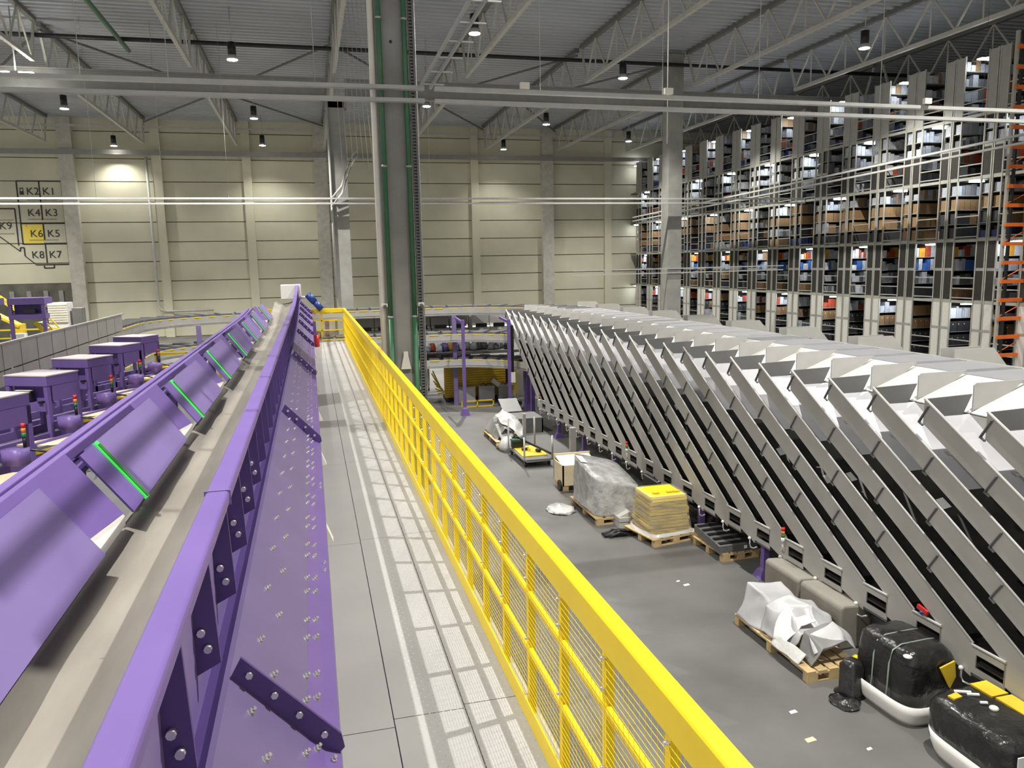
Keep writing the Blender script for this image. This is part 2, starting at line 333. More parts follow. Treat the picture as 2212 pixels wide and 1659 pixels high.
solo('cable_ladder', mb, 'grey_dk', 'dark perforated cable ladder climbing the right side of near column', 'cable ladder')
solo('conduit', MB().cyl((2.2, 15.72, 0.5), (2.2, 15.72, 12), 0.016, 8), 'pipe', 'thin pale conduit beside the cable ladder on near column', 'conduit')
for x, lb in ((1.4, 'left'), (2.12, 'right')):
    t = thing('security_camera', 'small white security camera on the %s side of near column' % lb, 'camera', (x, 15.55, 4.2))
    MB().box(x - 0.06, x + 0.06, 15.52, 15.64, 4.2, 4.27).build('housing', 'white', t, bevel=0.01)
    MB().cyl((x, 15.52, 4.225), (x, 15.47, 4.21), 0.035, 10).build('lens', 'grey_dk', t)
solo('junction_box', MB().prism([(1.68, 2.95), (1.88, 2.95), (1.83, 3.22), (1.83, 3.3), (1.74, 3.3), (1.74, 3.22)], 'y', 15.6, 15.69), 'cream', 'small cream box on the front face of near column', 'box')
solo('wall_conduit', MB().tube([(-11.05, 63.6, 13.2), (-11.05, 63.6, 2.4), (-10.9, 63.6, 2.05), (-10.5, 63.6, 1.95), (-7.2, 63.6, 1.95)], 0.09, 10), 'pipe', 'pale pipe bundle running down the back wall and bending right', 'pipe')
solo('column_conduit', MB().cyl((1.25, 39.55, 3.5), (1.25, 39.55, 12.8), 0.06, 10), 'pipe', 'pale conduit running up the distant column behind the walkway', 'conduit')
mb = MB()
for k in range(9): mb.cyl((1.5 + k * 0.2, 32.0, 9.3 - abs(k - 3) * 0.25), (1.3 + k * 0.16, 32.0, 15.7), 0.008, 4)
solo('wire_bundle', mb, 'pipe', 'fan of thin hanging wires beside the distant column', 'wires', kind='stuff')
mb = MB()
for dz in (0, 0.22): mb.tube([(2.55, 39.2, 10.2 + 1.6 * dz), (2.3, 39.2, 9.9 + 1.6 * dz), (1.95, 39.2, 9.1 + 1.6 * dz), (1.75, 39.3, 8.5 + 1.6 * dz), (1.25, 39.45, 7.9 + 1.6 * dz)], 0.05, 6)
solo('bent_conduit', mb, 'pipe', 'pair of bent pale conduits slanting down left of the near column', 'conduit')
# cable trays
def tray(label, pts, wd=0.12, hangers=(), ztop=15.9, ht=0.06):
    t = thing('cable_tray', label, 'cable tray', pts[0])
    mb = MB()
    for a, b in zip(pts[:-1], pts[1:]): mb.bar(a, b, wd, ht)
    mb.build('tray', 'pipe', t)
    for h in hangers: MB().cyl((h[0], h[1], h[2]), (h[0], h[1], ztop), 0.007, 5).build('hanger_wire', 'galv', t)
for dz, lb in ((0, 'upper'), (-0.23, 'lower')):
    tray('pale cable tray crossing the hall in front of near column, %s of two' % lb, [(-7, 15.4, 8.27 + dz), (2.3, 15.4, 8.31 + dz)], 0.14, [] if dz else [(-2.2, 15.4, 8.3), (0.3, 15.4, 8.3), (-3.6, 15.4, 8.3)], ht=0.07)
    tray('grey cable tray running right from near column toward shelving, %s of two' % lb, [(2.5, 15.4, 8.31 + dz), (18, 15.4, 8.27 + dz)], 0.14, [] if dz else [(4.6, 15.4, 8.3), (7.2, 15.4, 8.3), (9.4, 15.4, 8.3), (12.4, 15.4, 8.3)], ht=0.07)
    tray('thin cable tray crossing in front of the back wall, %s of two' % lb, [(-24, 39.2, 8.22 + dz), (27, 39.2, 8.26 + dz)], 0.1, [] if dz else [(-9, 39.2, 8.2), (-6.2, 39.2, 8.2), (-3.4, 39.2, 8.2), (6, 39.2, 8.2)], ht=0.08)
    tray('cable tray running lengthwise along the shelving face, %s of two' % lb, [(25.6, 18, 9.45 + 1.3 * dz), (25.6, 60, 8.5 + 1.3 * dz)], 0.14, [(25.6, 26, 9), (25.6, 40, 8.9), (25.6, 54, 8.4)], ht=0.08)
    tray('thin pipe crossing low between the columns at right, %s of two' % lb, [(13.5, 39.55, 4.55 + dz), (26, 39.55, 4.6 + dz)], 0.07, [], ht=0.06)
for x, lb in ((2.22, 'left'), (2.42, 'right')):
    t = thing('cable_tray', 'pale cable tray running overhead toward the viewer, %s of two' % lb, 'cable tray', (x, 15.4, 8.4))
    MB().bar((x, 15.4, 8.32), (x, 4.0, 8.5), 0.035, 0.06).build('tray', 'pipe', t)
mb = MB()
for k in range(12): mb.bar((2.2, 15 - k * 0.9, 8.3 + k * 0.014), (2.62, 15 - k * 0.9, 8.3 + k * 0.014), 0.03, 0.02)
solo('tray_bracket_set', mb, 'galv', 'row of small cross arms under the overhead cable trays', 'brackets', kind='stuff')
for x, z in ((4.25, 8.36), (13.55, 8.36), (7.28, 8.36)):
    solo('junction_box', MB().box(x - 0.09, x + 0.09, 15.25, 15.33, z - 0.02, z + 0.1), 'cream', 'small cream junction box on the cable tray %s' % {4.25: 'right of the near column', 13.55: 'above the shelving', 7.28: 'in front of the second right column'}[x], 'box')
solo('lamp_cord', MB().cyl((9.5, 20, 8.1), (9.5, 20, 15.9), 0.012, 5), 'white', 'bright white cord hanging from the roof at right', 'cord')
# ------------------------------------------------------------------ walkway
t = thing('walkway', 'raised steel walkway of pale chequer plates beside the purple conveyor', 'walkway', (0.5, 12, 2.5))
yy = -3.0; k = 0
for y0, y1 in ((-3, 0.9), (0.9, 4.0), (4.0, 7.0), (7.0, 10.0), (10.0, 13.0), (13.0, 16.0), (16.0, 19.0), (19.0, 22.0), (22.0, 25.0), (25.0, 27.6)):
    for x0, x1 in ((-0.3, 0.315), (0.321, 0.72), (0.726, 1.12)):
        off = 0.12 if x0 > 0.7 else (0.08 if x0 > 0.3 else 0)
        MB().box(x0, x1, y0 + 0.003 + off, y1 - 0.003 + off, 2.485, 2.5).build('deck_plate', 'plate', t)
mb = MB()
for i in range(330):
    y = 1.2 + i * 0.045
    if y > 13: break
    for j in range(16):
        x = 0.44 + j * 0.04 + (0.02 if i % 2 else 0); a = 0.7 if (i + j) % 2 else -0.7
        dx, dy = 0.011 * math.cos(a), 0.011 * math.sin(a)
        mb.add([(x - dx, y - dy, 2.5), (x + dy * 0.3, y - dx * 0.3, 2.5), (x + dx, y + dy, 2.5), (x - dy * 0.3, y + dx * 0.3, 2.5), (x, y, 2.5022)], [(0, 1, 4), (1, 2, 4), (2, 3, 4), (3, 0, 4)])
o = mb.build('tread_bumps', 'plate', t); o['kind'] = 'stuff'
MB().box(-0.3, 1.12, -3, 27.7, 2.25, 2.48).build('support_frame', 'purple', t)
for y in (3.5, 9.5, 15, 20.5, 26.8):
    for x in (-0.2, 1.0): MB().box(x - 0.06, x + 0.06, y - 0.06, y + 0.06, 0, 2.25).build('leg', 'purple', t)
# ------------------------------------------------------------------ yellow guard rails
def wire_mesh(x, y0, y1, z0, z1, sy=0.05, sz=0.03):
    mb = MB(); n = int((y1 - y0) / sy)
    for i in range(n + 1): mb.box(x - 0.001, x + 0.0006, y0 + i * sy - 0.0008, y0 + i * sy + 0.0008, z0, z1)
    n = int((z1 - z0) / sz)
    for i in range(n + 1): mb.box(x - 0.0026, x - 0.001, y0, y1, z0 + i * sz - 0.0008, z0 + i * sz + 0.0008)
    return mb
t = thing('guard_rail', 'long yellow guard rail with wire mesh along the right walkway edge', 'railing', (1.08, 12, 2.5))
MB().prism([(1.04, 3.48), (1.056, 3.48), (1.056, 3.6), (1.11, 3.6), (1.11, 3.615), (1.046, 3.615), (1.04, 3.608)], 'y', -3, 27.3).build('top_rail', 'yellow', t)
MB().box(1.028, 1.038, -3, 27.3, 2.5, 2.62).build('toe_board', 'yellow', t, bevel=0.004)
for z in (3.21, 2.88): MB().box(1.06, 1.082, -3, 27.3, z - 0.017, z + 0.017).build('middle_rail', 'yellow', t)
y = 0.43
while y < 27.2:
    MB().box(1.064, 1.1, y - 0.022, y + 0.022, 2.5, 3.6).build('post', 'yellow', t)
    if y < 9:
        for z in (3.43, 3.30, 2.95): MB().cyl((1.042, y - 0.012, z), (1.066, y - 0.012, z), 0.009, 6).build('bolt', 'steel', t)
    y += 0.585
wire_mesh(1.057, -1.0, 27.25, 2.56, 3.48).build('wire_mesh', 'yellow', t)
t = thing('guard_rail', 'short yellow guard rail closing off the far walkway end', 'railing', (0.4, 27.35, 2.5))
MB().box(-0.25, 1.12, 27.32, 27.4, 3.48, 3.615).build('top_rail', 'yellow', t, bevel=0.008)
MB().box(-0.25, 1.12, 27.33, 27.35, 2.5, 2.62).build('toe_board', 'yellow', t)
for z in (3.21, 2.88): MB().box(-0.25, 1.1, 27.35, 27.39, z - 0.018, z + 0.018).build('middle_rail', 'yellow', t)
for x in (0.32, 1.06, -0.2): MB().box(x - 0.025, x + 0.025, 27.35, 27.4, 2.5, 3.48).build('post', 'yellow', t)
mb = MB()
for i in range(27): mb.box(-0.25 + i * 0.05, -0.247 + i * 0.05, 27.33, 27.333, 2.6, 3.48)
for i in range(18): mb.box(-0.25, 1.05, 27.33, 27.333, 2.62 + i * 0.05, 2.623 + i * 0.05)
mb.build('wire_mesh', 'yellow', t)
t = thing('fire_extinguisher', 'red fire extinguisher at the far left walkway end', 'extinguisher', (0.12, 25.6, 2.5))
MB().cyl((0.12, 25.6, 2.5), (0.12, 25.6, 2.88), 0.08, 12).build('tank', 'red', t)
MB().tube([(0.12, 25.6, 2.88), (0.17, 25.6, 2.98), (0.24, 25.58, 2.92), (0.25, 25.58, 2.7)], 0.012, 6).build('hose', 'black', t)
solo('support_post', MB().box(0.0, 0.12, 26.4, 26.5, 2.5, 3.25), 'purple', 'short purple post beside the red fire extinguisher', 'post')
# ------------------------------------------------------------------ purple belt conveyor
def rise(y):
    q = max(0.0, y - 18.5); return 0.0045 * q * q
def run(mb, poly, y0=-2.0, y1=27.7, n=36, gaps=None):
    """closed (x,z) profile swept along the conveyor, following its gentle climb"""
    rings = []
    for i in range(n + 1):
        y = y0 + (y1 - y0) * i / n; d = rise(y)
        rings.append([(x, y, z + d) for x, z in poly])
    return mb.loft(rings, True, False)
t = thing('belt_conveyor', 'long purple belt conveyor with a dusty beige belt left of the walkway', 'conveyor', (-0.7, 12, 2.5))
run(MB(), [(-0.465, 4.035), (-0.375, 4.035), (-0.372, 4.08), (-0.382, 4.09), (-0.458, 4.09), (-0.468, 4.08)], n=60).build('guard_cap', 'purple', t, bevel=0.006)
for y in (3.35, 8.6, 13.9, 19.0, 23.5):
    d = rise(y); MB().box(-0.472, -0.368, y - 0.004, y + 0.004, 4.03 + d, 4.094 + d).build('cap_joint', 'purple_grey', t)
run(MB(), [(-0.462, 3.45), (-0.45, 3.45), (-0.45, 4.04), (-0.462, 4.04)]).build('guard_wall', 'purple_grey', t)
run(MB(), [(-0.45, 3.47), (-0.372, 3.54), (-0.372, 3.552), (-0.45, 3.482)]).build('trough_plate', 'purple', t)
run(MB(), [(-0.372, 3.52), (-0.362, 3.52), (-0.355, 3.545), (-0.108, 3.292), (-0.1, 3.30), (-0.352, 3.575), (-0.372, 3.575)]).build('side_panel', 'purple_panel', t)
run(MB(), [(-0.108, 3.285), (-0.045, 3.232), (0.005, 3.205), (0.012, 3.14), (0.02, 3.14), (0.014, 3.214), (-0.042, 3.242), (-0.1, 3.298)]).build('edge_flange', 'purple', t)
run(MB(), [(-1.25, 3.0), (0.0, 3.0), (0.0, 3.14), (-1.25, 3.14)]).build('bed_frame', 'purple_dk', t)
y = 0.9
while y < 27:
    d = rise(y)
    MB().prism([(-0.45, 3.62 + d), (-0.37, 3.66 + d), (-0.385, 4.035 + d), (-0.45, 4.035 + d)], 'y', y, y + 0.016).build('stiffener', 'purple_dk', t)
    if y < 5.5:
        st_ = [o for o in t.children if o.name.startswith('stiffener')][-1]
        for zz in (3.78, 3.72): MB().cyl((-0.415 + (3.75 - zz) * 0.3, y - 0.022, zz + d), (-0.415 + (3.75 - zz) * 0.3, y, zz + d), 0.014, 8).build('bolt', 'steel', st_)
    y += 0.6
for y in (2.75, 8.1, 13.4, 18.4, 21.2, 23.3, 25.0, 26.4):
    d = rise(y)
    g = MB().prism([(-0.352, 3.575 + d), (-0.008, 3.21 + d), (0.0, 3.16 + d), (-0.03, 3.14 + d), (-0.36, 3.49 + d)], 'y', y, y + 0.014)
    g = MB().prism([(-0.352, 3.565 + d), (-0.008, 3.2 + d), (0.03, 3.235 + d), (0.02, 3.29 + d), (-0.31, 3.64 + d)], 'y', y, y + 0.014).build('splice_plate', 'purple_dk', t)
    for q in (0.08, 0.35, 0.62, 0.9):
        x = -0.31 + 0.3 * q; z = 3.60 + d - 0.33 * q
        MB().cyl((x, y - 0.014, z), (x, y, z), 0.013, 6).build('bolt', 'steel', g)
def bolt_mb(x, y, z, nx, nz, r=0.009):
    p = Vector((x, y, z)); n_ = Vector((nx, 0, nz)).normalized()
    return MB().cyl(p, p + n_ * 0.004, r * 1.6, 10).cyl(p + n_ * 0.004, p + n_ * 0.016, r * 1.3, 6).cyl(p + n_ * 0.016, p + n_ * 0.028, r * 0.8, 8)
def on_panel(q): return -0.352 + 0.25 * q, 3.572 - 0.274 * q
nb = 0; far = MB()
y = 1.9; i = 0
while y < 24:
    for x, z, nx, nz in ((*on_panel(0.28 if i % 2 else 0.5), 0.73, 0.68), (-0.072, 3.268, 0.64, 0.77), (*on_panel(0.96), 0.73, 0.68)):
        b = bolt_mb(x, y + (0.08 if z < 3.3 else 0), z + rise(y), nx, nz)
        if nb < 92: b.build('bolt', 'steel', t); nb += 1
        else: far.add(b.v, b.f)
    if i % 7 == 3:
        for dy in (-0.06, 0.06):
            b = bolt_mb(-0.018, y + dy, 3.222 + rise(y), 0.5, 0.86)
            if nb < 92: b.build('bolt', 'steel', t); nb += 1
            else: far.add(b.v, b.f)
    y += 0.19 + 0.16 * (i % 2); i += 1
o = far.build('bolt', 'steel', t); o['kind'] = 'stuff'
belt = []
bp = [(-1.19, 3.50), (-1.12, 3.52), (-1.0, 3.47), (-0.85, 3.455), (-0.70, 3.47), (-0.58, 3.53), (-0.47, 3.63), (-0.47, 3.61), (-0.58, 3.51), (-0.7, 3.45), (-0.85, 3.435), (-1.0, 3.45), (-1.12, 3.50), (-1.19, 3.48)]
rings = []
for i in range(260):
    y = -2 + 29.6 * i / 259; d = rise(y)
    rings.append([(x + 0.022 * noise.noise(Vector((y * 0.9, 3, 0))) * (1 if x < -0.95 else 0), y, z + d + 0.016 * noise.noise(Vector((x * 5, y * 1.4, 0)))) for x, z in bp])
MB().loft(rings, True, True).build('belt', 'belt', t)
for x0, x1, z0, z1 in ((-1.60, -1.552, 3.80, 3.87), (-1.69, -1.645, 3.79, 3.855), (-1.81, -1.745, 3.72, 3.79)):
    run(MB(), [(x0, z0), (x1, z0), (x1, z1), (x0, z1)], 0.5, 22.6).build('frame_rail', 'purple', t, bevel=0.008)
run(MB(), [(-1.78, 3.68), (-1.50, 3.70), (-1.50, 3.72), (-1.78, 3.70)], 0.5, 22.6).build('frame_web', 'purple_dk', t)
for y in (2, 6, 10, 14, 18, 22, 26):
    for x in ((-1.68, -0.15) if y < 23 else (-0.15,)): MB().box(x - 0.05, x + 0.05, y - 0.05, y + 0.05, 0 if x < -1 else 2.5, 3.74 if x < -1 else 3.05 + rise(y)).build('leg', 'purple', t)
for i, y in enumerate((6.65, 9.4, 12.2, 15.1, 18.0, 21.0)):
    MB().prism([(-0.02, 2.66), (0.075, 2.66), (0.0, 2.86), (-0.02, 2.86)], 'y', y, y + 0.13).build('edge_bracket', 'white', t)
d = rise(27.3)
MB().box(-0.95, -0.3, 27.25, 27.8, 3.62 + d, 4.1 + d).build('head_cover', 'white', t, bevel=0.02)
mt = MB().cyl((-0.1, 27.2, 4.12), (0.12, 27.2, 3.86), 0.12, 14).build('gear_motor', 'blue', t)
MB().cyl((0.12, 27.2, 3.86), (0.34, 27.2, 3.6), 0.105, 14).build('motor_body', 'blue', mt)
MB().cyl((-0.46, 27.2, 4.02), (-0.05, 27.2, 4.02), 0.05, 10).build('drive_shaft', 'steel', t)
# ------------------------------------------------------------------ infeed chutes with green strips
def infeed(s, label):
    t = thing('infeed_chute', label, 'chute', (-1.2, s, 3.4 + rise(s + 1)))
    d = rise(s + 0.5)
    def P(q, y, o=0.0):     # q: 0 at the belt, 1 at the top; o: offset outwards
        return (-1.08 - 0.26 * q - 0.81 * o, y, 3.6 + 0.36 * q - 0.585 * o + d)
    MB().slab([P(-0.02, s + 1.69), P(-0.02, s), P(1.0, s), P(1.0, s + 1.69)], 0.012).build('side_plate', 'purple_grey', t)
    MB().slab([P(0.0, s - 0.055), P(0.0, s - 0.36), P(0.99, s - 0.36), P(0.99, s - 0.055)], 0.012).build('end_plate', 'purple', t)
    e = MB().slab([P(-0.03, s + 0.004, -0.006), P(-0.03, s - 0.062, -0.006), P(1.0, s - 0.062, -0.006), P(1.0, s + 0.004, -0.006)], 0.016).build('light_strip', 'led', t)
    MB().slab([P(-0.02, s - 0.008, -0.022), P(-0.02, s - 0.050, -0.022), P(0.95, s - 0.050, -0.022), P(0.95, s - 0.008, -0.022)], 0.006).build('strip_core', 'led_core', e)
    MB().slab([P(0.33, s - 1.5, 0.03), P(0.08, s - 0.42, 0.03), P(1.12, s - 0.42, 0.03), P(1.12, s - 1.5, 0.03)][::-1], 0.012).build('slide_plate', 'purple', t)
    MB().slab([P(0.04, s - 1.5, 0.034), P(0.04, s - 0.42, 0.034), P(0.079, s - 0.42, 0.034), P(0.329, s - 1.5, 0.034)][::-1], 0.01).build('cream_lip', 'cream', t)
    MB().bar(P(0.0, s - 1.5, 0.05), P(0.0, s - 0.42, 0.05), 0.02, 0.045).build('lip_frame', 'grey', t)
names = ['nearest, at the left picture edge'] + ['%s from the viewer' % n for n in ('second', 'third', 'fourth', 'fifth', 'sixth', 'seventh')] + ['farthest of the row']
for k in range(8):
    infeed(2.45 + 2.75 * k if k < 7 else 21.6, 'purple infeed chute with green lit strip, %s' % names[k])
# ------------------------------------------------------------------ left mezzanine, guard, induction stations
t = thing('mezzanine_platform', 'dark grey platform floor between conveyor and left sorter', 'platform', (-3.5, 14, 2.3))
MB().box(-4.5, -1.95, 2, 24.0, 2.3, 2.42).build('deck', 'grey_dk', t)
for y in (4, 10, 16, 23):
    for x in (-4.4, -2.1): MB().box(x - 0.06, x + 0.06, y - 0.06, y + 0.06, 0, 2.3).build('leg', 'purple', t)
t = thing('sorter_guard', 'long grey guard wall of sheet panels in front of the left sorter', 'guard', (-4.95, 14, 3.1))
y = 5.0
while y < 23:
    y1 = min(y + 0.86, 23.25)
    MB().box(-4.97, -4.95, y + 0.02, y1 - 0.02, 3.43, 3.84).build('upper_panel', 'grey', t)
    MB().box(-4.97, -4.95, y + 0.02, y1 - 0.02, 3.17, 3.40).build('lower_panel', 'grey', t)
    MB().box(-4.985, -4.97, y - 0.02, y + 0.02, 3.15, 3.84).build('seam_post', 'grey_dk', t)
    y += 0.86
MB().box(-5.0, -4.94, 5, 23.27, 3.84, 3.87).build('top_edge', 'grey_lt', t)
MB().box(-5.0, -4.94, 5, 23.27, 3.0, 3.17).build('bottom_channel', 'grey_dk', t)
def sq_ring_(cx, cy, z, w_, d_): return [(cx + math.copysign(abs(math.cos(a)) ** 0.6, math.cos(a)) * w_ / 2, cy + math.copysign(abs(math.sin(a)) ** 0.6, math.sin(a)) * d_ / 2, z) for a in [2 * math.pi * i / 20 for i in range(20)]]
def station():
    t = thing('induction_station', 'x', 'induction station', (0, 0, 0), 0, 'purple induction stations left of the conveyor')
    Bx = lambda *a: MB().box(*a)
    for x in (-0.66, -0.03):
        for y in (0.03, 0.57):
            Bx(x - 0.03, x + 0.03, y - 0.03, y + 0.03, 2.42, 3.42).build('leg', 'purple', t)
    h = Bx(-0.7, 0.0, 0.0, 0.6, 3.425, 3.565).build('hood', 'purple', t, bevel=0.01)
    Bx(-0.705, 0.005, -0.005, 0.605, 3.566, 3.582).build('lid', mat('dusty_lilac_lid', (0.50, 0.44, 0.46), 0.6), h)
    Bx(-0.03, 0.0, 0.1, 0.6, 3.2, 3.425).build('side_panel', 'purple', t)
    Bx(-0.66, -0.03, 0.12, 0.14, 3.15, 3.43).build('back_panel', 'purple', t)
    Bx(-0.66, -0.03, -0.03, 0.14, 3.08, 3.2).build('tray', 'purple', t)
    mo = Bx(-0.54, -0.28, 0.0, 0.05, 3.215, 3.36).build('monitor', 'black', t, bevel=0.008)
    Bx(-0.54, -0.28, -0.002, 0.05, 3.361, 3.37).build('monitor_top', 'cream', mo)
    Bx(-0.12, -0.05, -0.06, 0.03, 3.2, 3.225).build('keypad', 'black', t)
    st = MB().cyl((0.26, 0.2, 3.0), (0.26, 0.2, 3.12), 0.02, 8).build('stack_light', 'black', t)
    for z, c in ((3.12, 'greenl'), (3.175, 'amber'), (3.23, 'red')): MB().cyl((0.26, 0.2, z), (0.26, 0.2, z + 0.053), 0.025, 10).build('lens', c, st)
    MB().loft([sq_ring_(0.2, 0.12, z, 0.27, 0.24) for z in (2.82, 3.0)], True, True).build('control_box', 'purple', t)
    Bx(-0.6, -0.1, -1.9, 2.3, 2.60, 2.66).build('belt', 'grey_dk', t)
    for x in (-0.66, -0.06): Bx(x - 0.03, x + 0.03, -1.9, 2.3, 2.55, 2.77).build('side_beam', 'purple', t)
    Bx(-0.5, -0.2, 0.7, 1.3, 2.67, 2.75).build('roller_housing', 'black', t, bevel=0.02)
    MB().cyl((-0.06, 0.6, 2.80), (-0.06, 2.0, 2.80), 0.028, 8).build('yellow_roller', 'yellow_dull', t)
    MB().prism([(0.0, -0.6), (0.5, -0.6), (0.75, -0.1), (0.25, 0.1)], 'z', 2.72, 2.745).build('side_table', 'board', t)
    MB().tube([(0.24, 0.2, 2.98), (0.4, 0.4, 2.9), (0.5, 0.7, 2.92), (0.3, 1.0, 2.85), (0.0, 1.1, 2.8)], 0.014, 6).build('cable', 'black', t)
    return t
st0 = station()
SY = [12.05, 14.17, 16.48, 18.45, 9.95]
SN = ['second from the viewer', 'third from the viewer', 'fourth from the viewer', 'farthest of the row', 'nearest, cut by the left picture edge']
for k, (y, n) in enumerate(zip(SY, SN)):
    l = 'purple hooded induction station with stack light, ' + n
    if k == 0: st0.location = (-3.63, y, 0); st0.rotation_euler.z = math.radians(-27); st0['label'] = l
    else: dup(st0, (-3.63, y, 0), math.radians(-27), l)
t = thing('guard_rail', 'low yellow guard rail on the left platform beyond the stations', 'railing', (-3.0, 17.9, 2.42))
MB().box(-3.65, -2.2, 19.9, 19.94, 3.02, 3.07).build('top_rail', 'yellow', t); MB().box(-3.65, -2.2, 19.9, 19.94, 2.75, 2.79).build('middle_rail', 'yellow', t)
for x in (-3.65, -2.95, -2.25): MB().box(x, x + 0.05, 19.9, 19.95, 2.42, 3.05).build('post', 'yellow', t)
# far left sorting booths and clutter
def booth(x, y, label):
    t = thing('sorting_booth', label, 'booth', (x, y, 0))
    for dx in (0.06, 1.2): MB().box(x + dx - 0.06, x + dx + 0.06, y - 0.06, y + 0.06, 0, 4.05).build('leg', 'purple', t)
    MB().box(x, x + 1.28, y - 0.1, y + 0.9, 3.8, 4.05).build('fascia', 'purple', t)
    MB().box(x + 0.1, x + 1.18, y + 0.3, y + 0.34, 3.3, 3.8).build('back_panel', 'purple_dk', t)
    MB().box(x, x + 1.28, y - 0.1, y + 0.4, 3.24, 3.42).build('lower_fascia', 'purple', t)
    MB().box(x + 0.5, x + 0.9, y + 0.0, y + 0.08, 3.46, 3.62).build('monitor', 'black', t)
booth(-11.25, 34, 'purple sorting booth with black monitor far left, the whole one')
booth(-12.95, 34, 'purple sorting booth far left, cut by the picture edge')
booth(-12.2, 29.5, 'lower purple booth far left below the whole one')
bpy.data.objects['sorting_booth.002'].location.z = -1.25
for o in bpy.data.objects['sorting_booth.002'].children:
    if o.name.startswith('leg'):
        for v in o.data.vertices:
            if v.co.z < 1: v.co.z = 1.25
solo('slatted_container', MB().box(-11.65, -10.85, 40, 41, 0, 3.62), 'white', 'white slatted container standing far left behind the booths', 'container')
mb = MB()
for k in range(8): mb.box(-0.40, 0.40, -0.54, -0.5, 2.75 + k * 0.11, 2.8 + k * 0.11)
mb.build('slats', 'cream', bpy.data.objects['slatted_container'], True)
solo('dark_cabinet', MB().box(-10.75, -10.35, 40.3, 41, 0, 3.35), 'grey_dk', 'dark cabinet beside the white slatted container', 'cabinet')
t = thing('guard_rail', 'thin yellow guard rail far left beyond the grey guard wall', 'railing', (-9.5, 38, 2.4))
MB().box(-13.2, -7.5, 38, 38.05, 2.55, 2.61).build('top_rail', 'yellow', t); MB().box(-13.2, -7.5, 38, 38.05, 2.2, 2.25).build('middle_rail', 'yellow', t)
for x in (-12.5, -11.2, -10.2, -9.0, -7.6): MB().box(x, x + 0.06, 37.98, 38.06, 0, 2.6).build('post', 'yellow', t)
t = thing('staircase', 'yellow steel staircase behind the far left purple booth', 'stairs', (-10.6, 36, 0))
for dy in (0, 0.9): MB().bar((-11.0, 36 + dy, 3.0), (-9.6, 36 + dy, 1.0), 0.05, 0.16).build('stringer', 'yellow', t); MB().bar((-11.0, 36 + dy, 3.5), (-9.6, 36 + dy, 1.6), 0.05, 0.05).build('handrail', 'yellow', t)
for k in range(8): MB().box(-11.0 + k * 0.175, -10.8 + k * 0.175, 36, 36.9, 2.95 - k * 0.25, 2.98 - k * 0.25).build('step', 'grey', t)
t = thing('staircase', 'yellow stair handrail at the far left picture edge', 'stairs', (-14.3, 40, 2))
for dy in (0, 0.6): MB().bar((-14.9, 40 + dy, 4.9), (-12.9, 40 + dy, 3.3), 0.06, 0.1).build('handrail', 'yellow', t)
MB().bar((-15.1, 40.3, 3.9), (-12.9, 40.3, 2.6), 0.7, 0.1).build('flight', 'yellow_dull', t)
MB().box(-13.1, -12.8, 40, 40.6, 0, 2.7).build('support', 'yellow_dull', t)
rg = random.Random(3)
for k, (x, y, c) in enumerate(((-11.9, 36.8, 'white'), (-10.1, 37.2, 'board'), (-9.4, 36.4, 'carton'), (-9.0, 37.3, 'white'), (-8.6, 36.6, 'board'))):
    solo('parcel_box', MB().box(x - 0.25, x + 0.25, y - 0.2, y + 0.2, 2.0, 2.5 + 0.1 * (k % 2)), c, 'small parcel box far left on the low shelf by the yellow rail', 'box', 'parcel boxes far left')
solo('low_shelf', MB().box(-12.2, -8.2, 36.1, 37.6, 1.9, 2.0).box(-12.2, -12.1, 36.1, 37.6, 0, 1.9).box(-8.3, -8.2, 36.1, 37.6, 0, 1.9), 'grey', 'low grey shelf far left carrying small parcel boxes', 'shelf')
# ------------------------------------------------------------------ loop sorters
def loop_path(xl, xr, yb, r, yl, yr):
    """points and tangents along the inner edge: up the left leg, across, down the right leg"""
    pts = []
    def seg(a, b):
        n = max(1, int((Vector(b) - Vector(a)).length / 0.05))
        for i in range(n): pts.append(Vector(a).lerp(Vector(b), i / n))
    seg((xl, yl, 0), (xl, yb - r, 0))
    for i in range(40): a = math.pi - i / 40 * math.pi / 2; pts.append(Vector((xl + r + r * math.cos(a), yb - r + r * math.sin(a), 0)))
    seg((xl + r, yb, 0), (xr - r, yb, 0))
    for i in range(40): a = math.pi / 2 - i / 40 * math.pi / 2; pts.append(Vector((xr - r + r * math.cos(a), yb - r + r * math.sin(a), 0)))
    seg((xr, yb - r, 0), (xr, yr, 0)); pts.append(Vector((xr, yr, 0)))
    return pts
def sweep(pts, prof, step=4):
    rings = []
    idx = list(range(0, len(pts), step));
    if idx[-1] != len(pts) - 1: idx.append(len(pts) - 1)
    for i in idx:
        d = (pts[min(i + 1, len(pts) - 1)] - pts[max(i - 1, 0)]).normalized(); nrm = Vector((-d.y, d.x, 0))
        rings.append([pts[i] + nrm * a + Vector((0, 0, z)) for a, z in prof])
    return MB().loft(rings, True, False)
pad = MB().loft([[(-0.19, 0.03, 0.0), (0.19, 0.03, 0.0), (0.19, 1.14, 0.0), (-0.19, 1.14, 0.0)], [(-0.17, 0.05, 0.055), (0.17, 0.05, 0.055), (0.17, 1.12, 0.055), (-0.17, 1.12, 0.055)]], True, False).mesh('carrier', 'rubber')
pad_l = MB().loft([[(-0.385, 0.03, 0.0), (0.385, 0.03, 0.0), (0.385, 1.14, 0.0), (-0.385, 1.14, 0.0)], [(-0.35, 0.05, 0.05), (0.35, 0.05, 0.05), (0.35, 1.12, 0.05), (-0.35, 1.12, 0.05)]], True, False).mesh('carrier', mat('grey_carrier_top', (0.22, 0.22, 0.23), 0.5, var=0.04))
yel = MB().box(-0.165, 0.165, -0.012, 0.0, -0.035, -0.005).mesh('yellow_edge', 'yellow')
